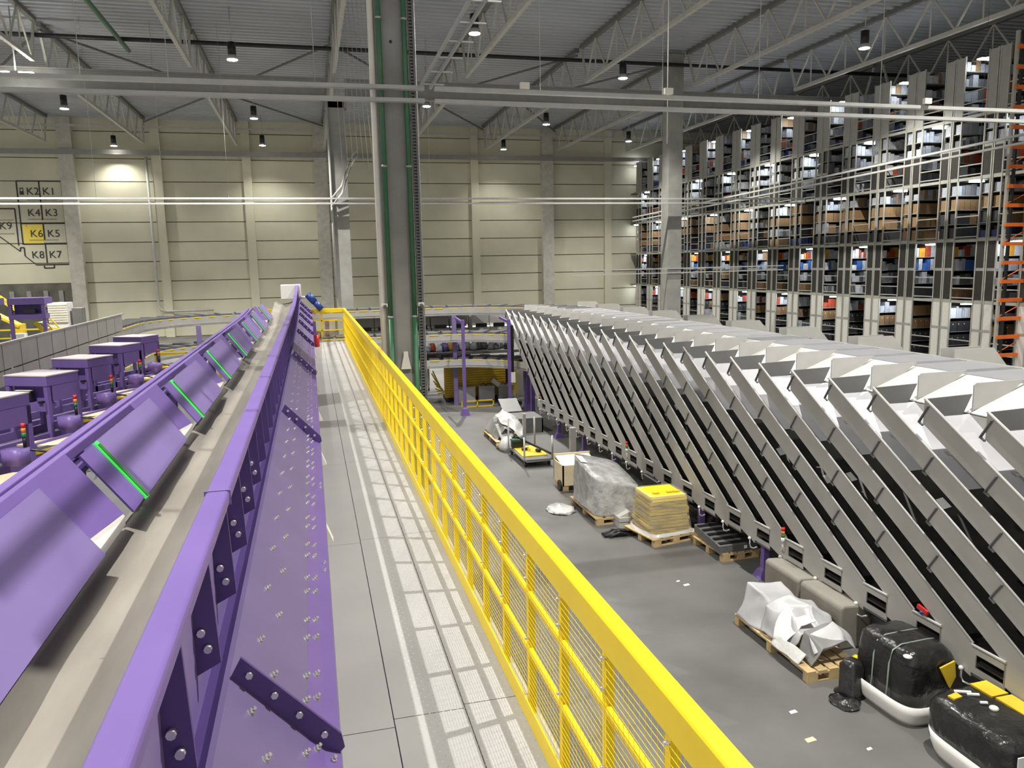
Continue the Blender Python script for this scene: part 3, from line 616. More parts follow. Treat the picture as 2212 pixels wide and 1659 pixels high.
def sorter(label, xl, xr, yb, r, yl, yr, z, switch=None, xclip=99):
    pts = [p for p in loop_path(xl, xr, yb, r, yl, yr) if p.x <= xclip]
    t = thing('loop_sorter', label, 'sorter', (0, yb, 0)); o_ = ORIG[t.name]
    lift = lambda prof: [(a, b + z) for a, b in prof]
    sweep(pts, lift([(0.0, -0.26), (0.02, -0.26), (0.02, -0.045), (0.0, -0.045)])).build('side_panel', 'grey', t)
    sweep(pts, lift([(-0.03, -0.335), (0.06, -0.335), (0.06, -0.275), (-0.03, -0.275)])).build('lower_rail', 'galv', t)
    sweep(pts, lift([(0.03, -0.22), (1.17, -0.22), (1.17, -0.06), (0.03, -0.06)])).build('track', 'black', t)
    sweep(pts, lift([(1.18, -0.26), (1.2, -0.26), (1.2, -0.03), (1.18, -0.03)])).build('outer_panel', 'grey', t)
    acc = 0; last = pts[0]; nxt = 0.25; nc = 0
    for i in range(1, len(pts)):
        acc += (pts[i] - last).length; last = pts[i]
        if acc >= nxt:
            d = (pts[min(i + 1, len(pts) - 1)] - pts[i - 1]).normalized(); ang = math.atan2(d.y, d.x)
            big = switch is not None and pts[i].x > xr - 0.01 and pts[i].y < switch
            o = link('carrier', pad_l if big else pad, t); o.location = pts[i] + Vector((0, 0, z - 0.05)) - o_; o.rotation_euler.z = ang
            if not big: e = link('yellow_edge', yel, o)
            nc += 1; nxt = acc + (0.86 if big else 0.44)
    return t
ts = sorter('top level of the looping sorter with black carriers and yellow edges', -5.0, 8.0, 28.4, 3.2, 15, 4.5, 3.5, 24.5)
tm = sorter('middle level of the looping sorter below the topmost level', -4.6, 7.0, 27.15, 2.6, 20, 22.5, 2.64, None, 6.56)
tl = sorter('lowest level of the looping sorter above the yellow panel stack', -4.6, 7.0, 27.15, 2.6, 20, 24.5, 1.74)
for i, (x, y, h, tgt, lb) in enumerate(((4.88, 27.45, 3.2, tm, ''), (7.15, 26.2, 3.2, tm, ''), (0.5, 27.6, 3.2, tm, ''), (-3.6, 27.3, 3.2, tm, ''), (-6, 24, 3.2, ts, ''), (-6, 18, 3.2, ts, ''), (8.6, 20, 3.2, ts, ''), (8.6, 12, 3.2, ts, ''), (8.6, 7, 3.2, ts, ''))):
    MB().box(x - 0.07, x + 0.07, y - 0.07, y + 0.07, 0, h).build('support_leg', 'purple_grey', tgt)
def post(x, y, h, label, foot=0.32, w=0.05, brace=True):
    t = thing('support_post', label, 'post', (x, y, 0))
    MB().box(x - w, x + w, y - w, y + w, 0, h).build('upright', 'purple', t)
    MB().loft([[(x - 0.15, y - 0.12, 0), (x + 0.15, y - 0.12, 0), (x + 0.15, y + 0.12, 0), (x - 0.15, y + 0.12, 0)], [(x - 0.09, y - 0.08, foot * 0.8), (x + 0.09, y - 0.08, foot * 0.8), (x + 0.09, y + 0.08, foot * 0.8), (x - 0.09, y + 0.08, foot * 0.8)], [(x - w, y - w, foot), (x + w, y - w, foot), (x + w, y + w, foot), (x - w, y + w, foot)]], True, False).build('foot', 'purple', t)
    if brace: MB().bar((x, y, h - 0.1), (x, y + 1.3, h - 0.02), 0.05, 0.08).build('arm', 'purple', t)
    return t
post(4.81, 25.4, 3.2, 'slim purple post with flared foot in front of the grey cabinets', 0.28, 0.05)
p2 = post(6.42, 25.6, 3.15, 'slim purple post with cable box left of the first chute', 0.2, 0.05)
MB().box(6.48, 6.56, 25.52, 25.58, 1.35, 2.95).build('cable_duct', 'black', p2); MB().box(6.46, 6.6, 25.5, 25.57, 1.0, 1.35).build('box', 'white', p2)
post(6.86, 24.3, 2.4, 'purple post under the lower end of the first chutes', 0.12, 0.06, False)
post(7.1, 25.7, 2.2, 'dark purple post behind the first chute beside a flattened heap', 0.25, 0.06, False)
for i, y in enumerate((21.15, 19.0, 16.9, 14.8, 12.6, 10.5, 8.3)):
    post(6.75, y, 0.58, 'short purple post under the chute ends, %s from the far end' % ORD[i], 0.15, 0.05, False)
# ------------------------------------------------------------------ sorting chutes
SL = 0.585
def chute():
    t = thing('sorting_chute', 'x', 'chute', (0, 0, 0), 0, 'row of grey sorting chutes')
    B = lambda mb, n, m, p=None: mb.build(n, m, p or t, True)
    left = [(0, 0.92), (4.26, 3.412), (4.26, 3.13), (0.45, 0.90), (0.44, 0.66), (0.0, 0.55)]
    B(MB().prism(left, 'x', 0, 0.014), 'left_wall', 'grey')
    B(MB().prism([(0, 0.92), (3.88, 3.19), (4.26, 3.19), (4.26, 3.10), (0.45, 0.88), (0.44, 0.66), (0.0, 0.55)], 'x', 0.626, 0.64), 'right_wall', 'grey')
    B(MB().cyl((0.007, 0, 0.925), (0.007, 4.26, 3.417), 0.016, 8), 'top_edge', 'grey_lt')
    zb = lambda y: 0.92 + SL * y - 0.245
    B(MB().slab([(0.014, 0.3, zb(0.3)), (0.626, 0.3, zb(0.3)), (0.626, 3.02, zb(3.02)), (0.014, 3.02, zb(3.02))], 0.02), 'belt', 'slidebelt')
    B(MB().slab([(0.014, 3.02, zb(3.02) + 0.004), (0.626, 3.02, zb(3.02) + 0.004), (0.626, 3.95, zb(3.95)), (0.014, 3.95, zb(3.95))], 0.02).slab([(0.014, 3.95, zb(3.95)), (0.626, 3.95, zb(3.95)), (0.626, 4.26, zb(4.26) + 0.035), (0.014, 4.26, zb(4.26) + 0.035)], 0.02), 'liner', 'liner')
    B(MB().box(0.014, 0.626, -0.42, 0.3, 0.71, 0.73), 'landing', 'slidebelt')
    B(MB().prism([(0.02, 3.412), (0.645, 3.43), (0.53, 3.2), (0.24, 3.19)], 'y', 4.255, 4.275), 'back_plate', 'grey_dk')  # shade of the grazing overhead light is put into the dark grey
    B(MB().slab([(0.24, 4.27, 3.19), (0.014, 4.27, 3.40), (0.014, 4.0, 3.25), (0.014, 4.0, 3.03)], 0.006), 'corner_gusset', 'grey')
    fin = [(0.665, 3.53), (0.69, 3.555), (1.38, 3.56), (1.18, 3.42), (0.95, 3.31), (0.665, 3.24)]
    B(MB().prism(fin, 'y', 4.255, 4.272), 'divider', 'grey_lt')
    B(MB().slab([(0.64, 4.255 - 0.83, 3.20), (1.40, 4.255 - 0.83, 3.49), (1.40, 4.255, 3.49), (0.64, 4.255, 3.20)][::-1], 0.014), 'apron', 'apron')
    for y in (4.2, 3.25, 2.3, 1.4):
        z = 0.92 + SL * y
        m = MB().bar((-0.008, y - 0.02, z - 0.03), (-0.008, y + 0.115, z - 0.235), 0.012, 0.032, (1, 0, 0)).bar((-0.012, y + 0.115, z - 0.23), (-0.012, y + 0.05, z - 0.262), 0.016, 0.022, (1, 0, 0))
        B(m, 'bracket', 'grey_dk')
    for x in (-0.012, 0.652): B(MB().tube([(x, 0.0, 0.915), (x, -0.22, 0.92), (x, -0.43, 0.925)], 0.017, 8), 'handle', 'grey_lt')
    for x in (0.0, 0.626):
        f = MB().box(x, x + 0.014, -0.42, 0.0, 0.82, 0.9).box(x, x + 0.014, -0.42, 0.0, 0.6, 0.67).box(x, x + 0.014, -0.05, 0.0, 0.67, 0.82).box(x, x + 0.014, -0.42, -0.40, 0.67, 0.82)
        B(f, 'end_frame', 'grey')
    B(MB().box(0.02, 0.62, -0.4, 0.05, 0.56, 0.6), 'under_pan', 'grey_dk')
    h = B(MB().tube([(-0.02, 0.1, 0.6), (-0.025, 0.1, 0.5), (-0.025, 0.06, 0.46), (-0.025, -0.02, 0.47), (-0.02, -0.1, 0.52)], 0.012, 8), 'hook', 'galv')
    B(MB().sphere((-0.03, 0.1, 0.6), 0.026, 10, 6), 'ball_knob', 'white', h)
    return t
ch0 = chute(); nch = 26
lab = lambda k: 'grey steel sorting chute, %s counted from the far left end of the row' % ORD[k]
chutes = []
for k in range(nch):
    loc = (6.6, 22.4 - 0.845 * k, 0)
    if k == 0: ch0.location = loc; ch0['label'] = lab(0); chutes.append(ch0)
    else: chutes.append(dup(ch0, loc, 0, lab(k)))
def stack(tgt):
    s = MB().tube([(0.0, 0.1, 0.70), (-0.05, 0.05, 0.72), (-0.06, 0.0, 0.78), (-0.06, 0.0, 0.86)], 0.012, 6).build('stack_light', 'white', tgt, True)
    for z, c in ((0.86, 'white'), (0.94, 'greenl'), (0.99, 'amber'), (1.04, 'red')): MB().cyl((-0.06, 0, z), (-0.06, 0, z + (0.08 if c == 'white' else 0.048)), 0.027, 10).build('lens', c, s, True)
stack(chutes[15]); stack(chutes[8]); stack(chutes[0])
t = thing('toy_clip', 'tiny red and blue gadget clipped on a nearby chute end', 'gadget', (6.59, 7.02, 0.98))
MB().bar((6.57, 7.1, 1.02), (6.57, 6.95, 0.99), 0.03, 0.05).build('body', 'red', t); MB().sphere((6.56, 7.03, 0.97), 0.025, 8, 5).build('knob', 'blue', t)
for k, q, xo in ((17, 2.35, 0.3), (18, 2.1, 0.34), (19, 2.4, 0.28), (21, 2.55, 0.33), (13, 2.5, 0.3)):
    y = 22.4 - 0.845 * k + q; z = 0.92 + SL * q - 0.24
    solo('paper_card', MB().slab([(6.6 + xo - 0.06, y - 0.07, z - 0.07 * SL), (6.6 + xo + 0.07, y - 0.05, z - 0.05 * SL), (6.6 + xo + 0.06, y + 0.08, z + 0.08 * SL), (6.6 + xo - 0.05, y + 0.06, z + 0.06 * SL)], 0.004), 'paper', 'small white card lying on the slide of the %s chute from the far end' % ORD[k], 'bit')  # small flat white pieces laid on the slides
# outer row of chutes on the far side of the sorter
def outer():
    t = thing('outer_chute', 'x', 'chute', (0, 0, 0), 0, 'outer chutes behind the sorter')
    B = lambda mb, n, m: mb.build(n, m, t, True)
    B(MB().slab([(0.0, 0, 3.46), (0.0, 1.9, 3.46), (2.4, 1.9, 1.9), (2.4, 0, 1.9)], 0.02), 'slide', 'grey')
    for y in (0, 1.9): B(MB().prism([(0.0, 3.46), (0.0, 3.60), (0.72, 3.60), (0.98, 3.32), (2.4, 2.35), (2.4, 1.9)], 'y', y, y + 0.015), 'side_plate', 'grey')
    B(MB().box(2.3, 2.4, 0, 1.9, 0, 1.9), 'front_panel', 'grey')
    return t
oc = outer()
for k in range(10):
    l = 'grey outer chute top on the far sorter side, %s from the viewer' % ORD[k]
    if k == 0: oc.location = (9.3, 5.6, 0); oc['label'] = l
    else: dup(oc, (9.3, 5.6 + 2.15 * k, 0), 0, l)
# ------------------------------------------------------------------ tall shelving on the right
RX = 27.0; PITCH = 2.21; LZ = [0.42, 3.08, 5.65, 8.2, 10.72, 13.1]
unit = MB().box(0, 1, 0, 1, 0, 1)
def shelf_row():
    t = thing('shelving_row', 'x', 'shelving', (0, 0, 0), 0, 'tall shelving rows along the right wall')
    B = lambda mb, n, m, p=None: mb.build(n, m, p or t, True)
    for y in (-0.5, -0.05, 0.05, 0.5):
        B(MB().box(-0.03, 0.03, y - 0.028, y + 0.028, 0, 13.15), 'upright', 'upright')
    for y in (-0.5, 0.5): B(MB().box(1.2, 1.25, y - 0.028, y + 0.028, 0, 13.1), 'upright', 'upright')
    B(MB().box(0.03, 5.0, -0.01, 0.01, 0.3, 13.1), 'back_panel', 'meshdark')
    sh = MB().box(0.02, 1.9, -0.5, 0.5, -0.025, 0).mesh('shelf', 'upright')
    for l in range(5):
        z0, z1 = LZ[l], LZ[l + 1]
        for j in range(4):
            o = link('shelf', sh, t); o.location.z = z0 + 0.06 + j * 0.6
        for y0, y1 in ((-0.47, -0.08), (0.08, 0.47)):
            if l == 0:
                B(MB().box(-0.015, 0, y0, y1, z0 - 0.3, 1.78), 'end_panel', 'panelw'); B(MB().box(-0.015, 0, y0, y1, 1.9, z1 - 0.13), 'end_panel', 'panelw')
            elif l == 1:
                B(MB().box(-0.015, 0, y0, y1, z0 + 0.05, 4.33), 'end_panel', 'meshdark'); B(MB().box(-0.015, 0, y0, y1, 4.45, z1 - 0.1), 'end_panel', 'meshdark')
            elif l == 3: B(MB().box(-0.015, 0, y0, y1, z0 + 0.06, 9.35), 'end_panel', 'meshdark')
            elif l == 4: B(MB().box(-0.015, 0, y0, y1, z0 + 0.02, z1), 'end_panel', 'panelg')
        B(MB().box(-0.01, 0.02, -0.5, 0.5, z1 - 0.13, z1 + 0.02), 'deck_edge', 'upright')
        if l in (0, 1, 3): B(MB().box(-0.012, 0.01, -0.5, 0.5, (1.78, 4.33, 0, 9.35)[l], (1.9, 4.45, 0, 9.47)[l]), 'cross_bar', 'galv')
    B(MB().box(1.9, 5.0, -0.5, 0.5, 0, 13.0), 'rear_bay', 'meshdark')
    return t
sr = shelf_row(); KS = list(range(-1, 17))
for i, k in enumerate(KS):
    l = 'tall steel shelving row seen end on, %s from the right picture edge' % ORD[i]
    if i == 0: sr.location = (RX, 26.72 + PITCH * k, 0); sr['label'] = l
    else: dup(sr, (RX, 26.72 + PITCH * k, 0), 0, l)
for l in range(5):
    solo('mezzanine_deck', MB().box(27.03, 32, 24.3, 63.9, LZ[l] - 0.11, LZ[l] - 0.03), 'grey_dk', 'grey mezzanine deck between the shelving rows, %s level from below' % ORD[l], 'deck')
def barrier():
    t = thing('aisle_barrier', 'x', 'barrier', (0, 0, 0), 0, 'barriers closing the shelving aisles')
    rung = MB().box(-0.02, 0.02, -0.56, 0.56, -0.022, 0.022).mesh('rung', 'upright')
    for l in range(5):
        for dz in (0.1, 0.5, 0.95): o = link('rung', rung, t); o.location.z = LZ[l] + dz
        MB().box(-0.02, 0.02, -0.56, 0.56, LZ[l] - 0.12, LZ[l]).build('deck_edge', 'upright', t, True)
    return t
br0 = barrier()
for i, k in enumerate(KS[:-1]):
    l = 'ladder-like barrier rungs across the shelving aisle, %s from the right' % ORD[i]; y = 26.72 + PITCH * (k + 0.5)
    if i == 0: br0.location = (RX, y, 0); br0['label'] = l
    else: dup(br0, (RX, y, 0), 0, l)
mbar = MB().box(-0.02, 0.02, -0.6, 0.6, 0.0, 0.03).mesh('mount_bar', 'galv')
al = MB().box(-0.28, 0.28, -0.13, 0.13, -0.04, 0.0).mesh('aisle_lamp', 'aisleglow')
for i, k in enumerate(KS):
    for l in range(5):
        if (k + l) % 2 == 0:
            o = link('aisle_lamp', al); o.location = (RX + 0.36, 26.72 + PITCH * (k + 0.5), LZ[l + 1] - 0.15)
            b_ = link('mount_bar', mbar, o)
            tag(o, 'small white glowing lamp above an aisle of the tall shelving', 'lamp', 'aisle lamps of the tall shelving')
# goods on the shelves
rg = random.Random(11)
cube = {}
def gmesh(m):
    if m.name not in cube:
        cube[m.name] = MB().box(-0.5, 0.5, -0.5, 0.5, 0, 1).mesh('stored_goods', m)
    return cube[m.name]
G = {m.name.split('_')[1]: m for m in GOODS}
PAL = {0: [['dark'], ['dark'], ['dark', 'dark', 'kraft'], ['white', 'pale', 'rust']], 1: [['kraft', 'grey', 'dark'], ['pale', 'grey', 'white'], ['white', 'pale', 'pale', 'white', 'blue'], ['white', 'pale', 'amber', 'white', 'rust']],
       2: [['dark', 'kraft', 'navy'], ['kraft', 'dark'], ['kraft', 'kraft'], ['white', 'kraft', 'pale']], 3: [['grey', 'dark', 'pale'], ['pale', 'grey', 'rust'], ['grey', 'pale', 'white'], ['pale', 'white', 'white', 'pale', 'white']], 4: [['grey', 'pale', 'navy'], ['pale', 'grey', 'rust'], ['white', 'pale', 'grey'], ['white', 'pale', 'kraft', 'white']]}
kinds = dict(dark=('storage_bin', 'black storage bin on the nearer tall shelving rows', 'bin'), kraft=('carton', 'brown carton on the nearer tall shelving rows', 'carton'))
nind = {}; rest = {}
def put(x, y, z, w, d, h, c):
    kd = kinds.get(c, ('packet', 'pale or coloured packet on the nearer tall shelving rows', 'packet'))
    if nind.get(kd[0], 0) < 200:
        nind[kd[0]] = nind.get(kd[0], 0) + 1
        o = link(kd[0], gmesh(G[c])); o.location = (x, y, z); o.scale = (w, d, h); o.rotation_euler.z = rg.uniform(-0.05, 0.05)
        tag(o, kd[1], kd[2], kd[0] + 's on the nearer shelving rows')
    else:
        rest.setdefault(c, MB()).box(x - w / 2, x + w / 2, y - d / 2, y + d / 2, z, z + h)
for k in KS:
    yc = 26.72 + PITCH * k
    for l in range(5):
        for j in range(4):
            z = LZ[l] + 0.062 + j * 0.6; pal = PAL[l][j]
            if l == 2 and j == 3 or rg.random() < 0.12: pal = ['white', 'pale', 'grey', 'kraft', 'pale']
            x = RX + 0.07
            c0 = rg.choice(pal)
            while x < RX + 1.15:
                w = rg.uniform(0.28, 0.4) if c0 in ('dark', 'kraft') else rg.uniform(0.12, 0.34)
                c = c0 if c0 in ('dark', 'kraft') and rg.random() < 0.85 else rg.choice(pal)
                h = 0.44 if c in ('dark', 'kraft') else rg.uniform(0.25, 0.52)
                put(x + w / 2, yc - 0.29, z, w - 0.02, 0.40, h, c)
                if l in (2, 3) and x < RX + 0.1 and not (l == 3 and j < 2): put(x + w / 2, yc + 0.27, z, w - 0.02, 0.38, h, c)
                x += w
me_n = {}
ob = None
allr = bpy.data.meshes.new('stored_goods'); vs = []; fs = []; mi = []
for i, (c, mb) in enumerate(rest.items()):
    o = len(vs); vs += [tuple(v) for v in mb.v]; fs += [[a + o for a in f] for f in mb.f]; mi += [i] * len(mb.f); allr.materials.append(G[c])
allr.from_pydata(vs, [], fs); allr.polygons.foreach_set('material_index', mi); allr.update()
tag(link('stored_goods', allr), 'mixed bins, cartons and packets on the more distant shelving rows', 'goods', None, 'stuff')
mb = MB()
for k in KS:
    for j in range(3):
        for i in range(3): mb.box(RX + 0.2 + i * 0.3, RX + 0.24 + i * 0.3, 26.72 + PITCH * k - 0.502, 26.72 + PITCH * k - 0.494, LZ[0] + 0.36 + j * 0.6, LZ[0] + 0.40 + j * 0.6)
solo('bin_label', mb, 'paper', 'tiny white label dots on the black bins of the lowest shelves', 'labels', None, 'stuff')
# orange rack at the right edge
t = thing('pallet_rack', 'orange beamed pallet rack at the right picture edge', 'rack', (26.3, 24.6, 0))
mb = MB()
MB().box(25.95, 26.05, 24.95, 25.06, 0, 13.2).build('upright', 'upright', t)
MB().box(26.22, 26.3, 24.95, 25.06, 0, 13.2).build('upright', 'black', t)
MB().box(27.8, 27.9, 24.0, 24.1, 0, 13.2).build('upright', 'upright', t)
for n in range(17):
    z = 1.06 + 0.722 * n
    MB().box(25.93, 28.0, 24.85, 24.945, z - 0.07, z + 0.07).build('beam', 'orange', t)
    if n % 2 == 0: MB().bar((26.1, 25.0, z + 0.1), (27.4, 25.0, z + 0.65), 0.025, 0.025).build('brace', 'orange', t)
# ------------------------------------------------------------------ wall map with lettering
t = thing('wall_map', 'large painted site map with K numbers on the back wall at left', 'map', (-18.3, 63.98, 5.6))
ml = MB(); yq = 63.985
def ln(a, b, w=0.09): ml.bar((a[0], yq, a[1]), (b[0], yq, b[1]), w, 0.02, (0, 1, 0)) if False else ml.prism([(a[0] - w / 2, a[1]), (a[0] + w / 2, a[1]), (b[0] + w / 2, b[1]), (b[0] - w / 2, b[1])] if abs(a[0] - b[0]) < abs(a[1] - b[1]) else [(a[0], a[1] - w / 2), (b[0], b[1] - w / 2), (b[0], b[1] + w / 2), (a[0], a[1] + w / 2)], 'y', yq - 0.005, yq + 0.005)
xl, xm, xr = -19.77, -18.34, -16.89
for a, b in (((xl, 11.47), (xr, 11.47)), ((xl, 11.47), (xl, 7.02)), ((xr, 11.47), (xr, 5.57)), ((xm, 11.47), (xm, 8.75)), ((xl, 8.5), (xr, 8.5)), ((xm, 8.45), (xm, 7.35)), ((xl, 7.05), (xr, 7.05)), ((xm, 7.0), (xm, 5.68)), ((-19.05, 5.57), (xr, 5.57)), ((-19.05, 5.57), (-19.72, 6.2)), ((-19.72, 6.2), (-19.72, 6.8)), ((-19.72, 6.8), (-19.98, 6.8)), ((-19.98, 6.8), (-19.98, 6.55)), ((-18.55, 5.5), (-18.55, 5.33)), ((-18.55, 5.33), (-17.9, 5.33)), ((-17.9, 5.33), (-17.9, 5.55)), ((-20.05, 9.55), (-20.05, 6.95)), ((-20.05, 9.55), (-21.0, 9.55)), ((-21.0, 9.55), (-21.4, 9.2)), ((-21.6, 7.95), (-20.0, 6.55)), ((-16.8, 9.75), (-16.75, 9.2))): ln(a, b)
ml.build('outline', 'ink', t)
ml = MB()
for x0, x1, z in ((-19.2, -17.3, 10.15), (-19.2, -17.3, 9.9), (-19.3, -17.4, 8.8), (-19.35, -17.45, 7.33), (-21.3, -20.2, 8.75), (-21.4, -20.25, 7.8)): ml = MB(); ln((x0, z), (x1, z), 0.06); ml.build('thin_line', 'inkl', t)
MB().box(-19.68, -18.40, 63.986, 63.995, 7.1, 8.44).build('yellow_cell', 'mapyel', t)
MB().prism([(-19.5, 8.42), (-19.38, 8.3), (-19.44, 8.28)], 'y', 63.975, 63.984).build('red_marker', 'red', t)
for s_, x, z in (('K2', -18.78, 10.52), ('K1', -17.75, 10.52), ('K4', -18.85, 9.02), ('K3', -17.72, 9.02), ('K6', -18.82, 7.55), ('K5', -17.72, 7.55), ('K8', -18.88, 6.05), ('K7', -17.75, 6.05), ('K9', -20.75, 8.12)):
    cu = bpy.data.curves.new('lettering', 'FONT'); cu.body = s_; cu.size = 0.72; cu.extrude = 0.004; cu.align_x = 'CENTER'; cu.space_character = 1.05
    tmp = bpy.data.objects.new('tmp', cu); C.objects.link(tmp); bpy.context.view_layer.update()
    me = bpy.data.meshes.new_from_object(tmp); bpy.data.objects.remove(tmp); me.materials.clear(); me.materials.append(M['ink'])
    o = link('lettering', me, t); o.location = Vector((x, 63.97, z)) - Vector((-18.3, 63.98, 5.6)); o.rotation_euler = (math.pi / 2, 0, 0)
MB().box(-19.62, -19.36, 63.97, 63.98, 10.52, 10.76).box(-19.6, -19.56, 63.97, 63.98, 10.76, 10.98).box(-19.42, -19.38, 63.97, 63.98, 10.76, 10.98).box(-19.6, -19.38, 63.97, 63.98, 10.94, 11.0).build('lock_pictogram', 'ink', t)
# ------------------------------------------------------------------ floor goods
def sq_ring(cx, cy, z, w, d, rot=0.0, e=0.35, n=36, wr=0.0, seed=0.0):
    pts = []
    for i in range(n):
        a = 2 * math.pi * i / n; ca, sa = math.cos(a), math.sin(a)
        x = math.copysign(abs(ca) ** e, ca) * w / 2; y = math.copysign(abs(sa) ** e, sa) * d / 2
        p = Vector((cx + x * math.cos(rot) - y * math.sin(rot), cy + x * math.sin(rot) + y * math.cos(rot), z))
        if wr: p += noise.noise_vector(p * 5 + Vector((seed, 0, 0))) * wr + noise.noise_vector(p * 14 + Vector((seed, 3, 0))) * wr * 0.4
        pts.append(p)
    return pts
def pallet(cx, cy, w, d, rz, label, m='wood'):
    t = thing('wooden_pallet', label, 'pallet', (cx, cy, 0), rz)
    for i in range(5):
        x = -w / 2 + 0.05 + i * (w - 0.1) / 4
        MB().box(x - w / 12, x + w / 12, -d / 2, d / 2, 0.122, 0.144).build('deck_board', m, t, True)
    for y in (-d / 2 + 0.05, 0, d / 2 - 0.05):
        MB().box(-w / 2, w / 2, y - 0.05, y + 0.05, 0.1, 0.122).build('stringer', m, t, True)
        for x in (-w / 2 + 0.07, 0, w / 2 - 0.07): MB().box(x - 0.07, x + 0.07, y - 0.05, y + 0.05, 0.022, 0.1).build('block', m, t, True)
        MB().box(-w / 2, w / 2, y - 0.05, y + 0.05, 0.0, 0.022).build('bottom_board', m, t, True)
    return t
# grey wrapped load
pallet(5.55, 14.35, 0.95, 1.55, 0.0, 'pale wooden pallet under the grey film-wrapped load')
t = thing('wrapped_load', 'big load of grey sheets wrapped in clear film on a pallet', 'load', (5.55, 14.4, 0.145))
rings = []
for i in range(15):
    f = i / 14; zz = 0.145 + 0.70 * f
    ring = sq_ring(5.55, 14.38, zz, 0.98 * (1 - 0.02 * f), 1.55 * (1 - 0.08 * f), 0, 0.3, 48, 0.02, 1.0)
    rings.append([Vector((p.x, p.y, zz + (f * f) * (0.20 * (p.y - 14.0) * 0.7 - 0.26 * (p.x - 5.45)))) for p in ring])
rings.append([p.lerp(Vector((5.5, 14.4, 0.9)), 0.35) + Vector((0, 0, 0.01)) for p in rings[-1]])
MB().loft(rings).build('film', 'film', t)
MB().slab([(5.08, 14.85, 1.09), (5.08, 14.5, 1.04), (5.22, 14.5, 1.01), (5.22, 14.85, 1.06)], 0.006).build('paper_label', 'paper', t)
solo('film_scrap', MB().loft([[wrinkle((4.72 + 0.3 * math.cos(a) * r, 14.75 + 0.42 * math.sin(a) * r, 0.01 + 0.1 * (1 - r)), 0.06, 7) for a in [2 * math.pi * i / 18 for i in range(18)]] for r in (1, 0.7, 0.4, 0.1)]), 'film_c', 'crumpled clear film lying left of the grey wrapped load', 'film')
# cream crate behind it
t = thing('wooden_crate', 'open cream wooden crate behind the grey wrapped load', 'crate', (5.6, 16.2, 0))
for q in ((5.14, 5.17, 15.88, 16.55), (5.14, 6.0, 16.52, 16.55), (5.14, 6.0, 15.88, 15.91), (5.97, 6.0, 15.88, 16.55)): MB().box(*q, 0.14, 0.72 if q[2] > 16 else 0.6).build('side_board', 'board', t)
MB().slab([(5.17, 15.91, 0.57), (5.97, 15.91, 0.57), (5.97, 16.52, 0.68), (5.17, 16.52, 0.68)], 0.02).build('lid', 'cream', t)
for x in (5.22, 5.92): MB().box(x - 0.06, x + 0.06, 15.9, 16.53, 0, 0.14).build('foot', 'wood', t)
solo('cable_reel', MB().cyl((5.13, 16.05, 0.12), (5.10, 16.05, 0.12), 0.12, 14), 'black', 'dark round coil leaning at the foot of the cream crate', 'coil')
# yellow wrapped load
pallet(6.0, 12.72, 0.95, 0.92, math.radians(12), 'wooden pallet under the yellow film-wrapped load')
t = thing('wrapped_load', 'stack of yellow trays wrapped in clear film on a pallet', 'load', (6.0, 12.75, 0.145))
for i in range(12):
    f = i / 11
    wv = 0.80 - 0.12 * f + rg.uniform(-0.02, 0.02)
    ring = lambda z: [(6.02 + (p[0]) * wv + 0.02 * math.sin(i * 2.1), 12.78 + p[1] * (wv - 0.02), z) for p in ((-0.5, -0.5), (0.5, -0.5), (0.5, 0.5), (-0.5, 0.5))]
    MB().loft([ring(0.15 + i * 0.058), ring(0.15 + i * 0.058 + 0.05)], True, False).build('tray', 'yellow' if i > 9 else 'film_y', t)
for x in (5.85, 6.12, 6.25): MB().box(x - 0.06, x + 0.06, 12.6, 12.66, 0.846, 0.87).build('tray_clip', 'yellow_dull', t)
MB().loft([sq_ring(6.0, 12.72, 0.146, 0.93, 0.9, 0.15, 0.35, 40, 0.02, 4), sq_ring(6.01, 12.74, 0.2, 0.9, 0.88, 0.15, 0.35, 40, 0.03, 5)], False).build('film_skirt', 'film_c', t)
mb = MB()
rings = [sq_ring(6.02, 12.77, 0.15 + 0.7 * f, 0.93 - 0.17 * f, 0.9 - 0.15 * f, 0.0, 0.3, 44, 0.012, 2) for f in [i / 8 for i in range(9)]]
rings.append([p.lerp(Vector((6.02, 12.77, 0.87)), 0.2) for p in rings[-1]])
clear = mat('clear_stretch_film', (0.9, 0.9, 0.9), 0.12, alpha=0.16, bump=0.5, bscale=12)
mb.loft(rings, False).build('film', clear, t)
solo('grey_tray_stack', MB().box(5.42, 5.66, 13.3, 13.75, 0, 0.10).box(5.42, 5.66, 13.3, 13.75, 0.12, 0.2).box(5.44, 5.64, 13.34, 13.72, 0.1, 0.12).prism([(5.42, 0.2), (5.66, 0.2), (5.66, 0.3)], 'y', 13.35, 13.75), 'grey', 'small stack of grey trays between the two wrapped loads', 'trays')
mb = MB()
for k in range(12):
    a = rg.uniform(-0.5, 0.5); x0 = 5.05 + rg.uniform(-0.1, 0.1); y0 = 12.95 + rg.uniform(-0.15, 0.15)
    mb.tube([(x0, y0, 0.03), (x0 + 0.2, y0 + 0.1 * a, 0.06 + 0.02 * (k % 3)), (x0 + 0.45, y0 + 0.25 * a, 0.03)], 0.02, 6)
solo('cable_bundle', mb, 'black', 'heap of black straps lying left of the yellow load', 'straps')
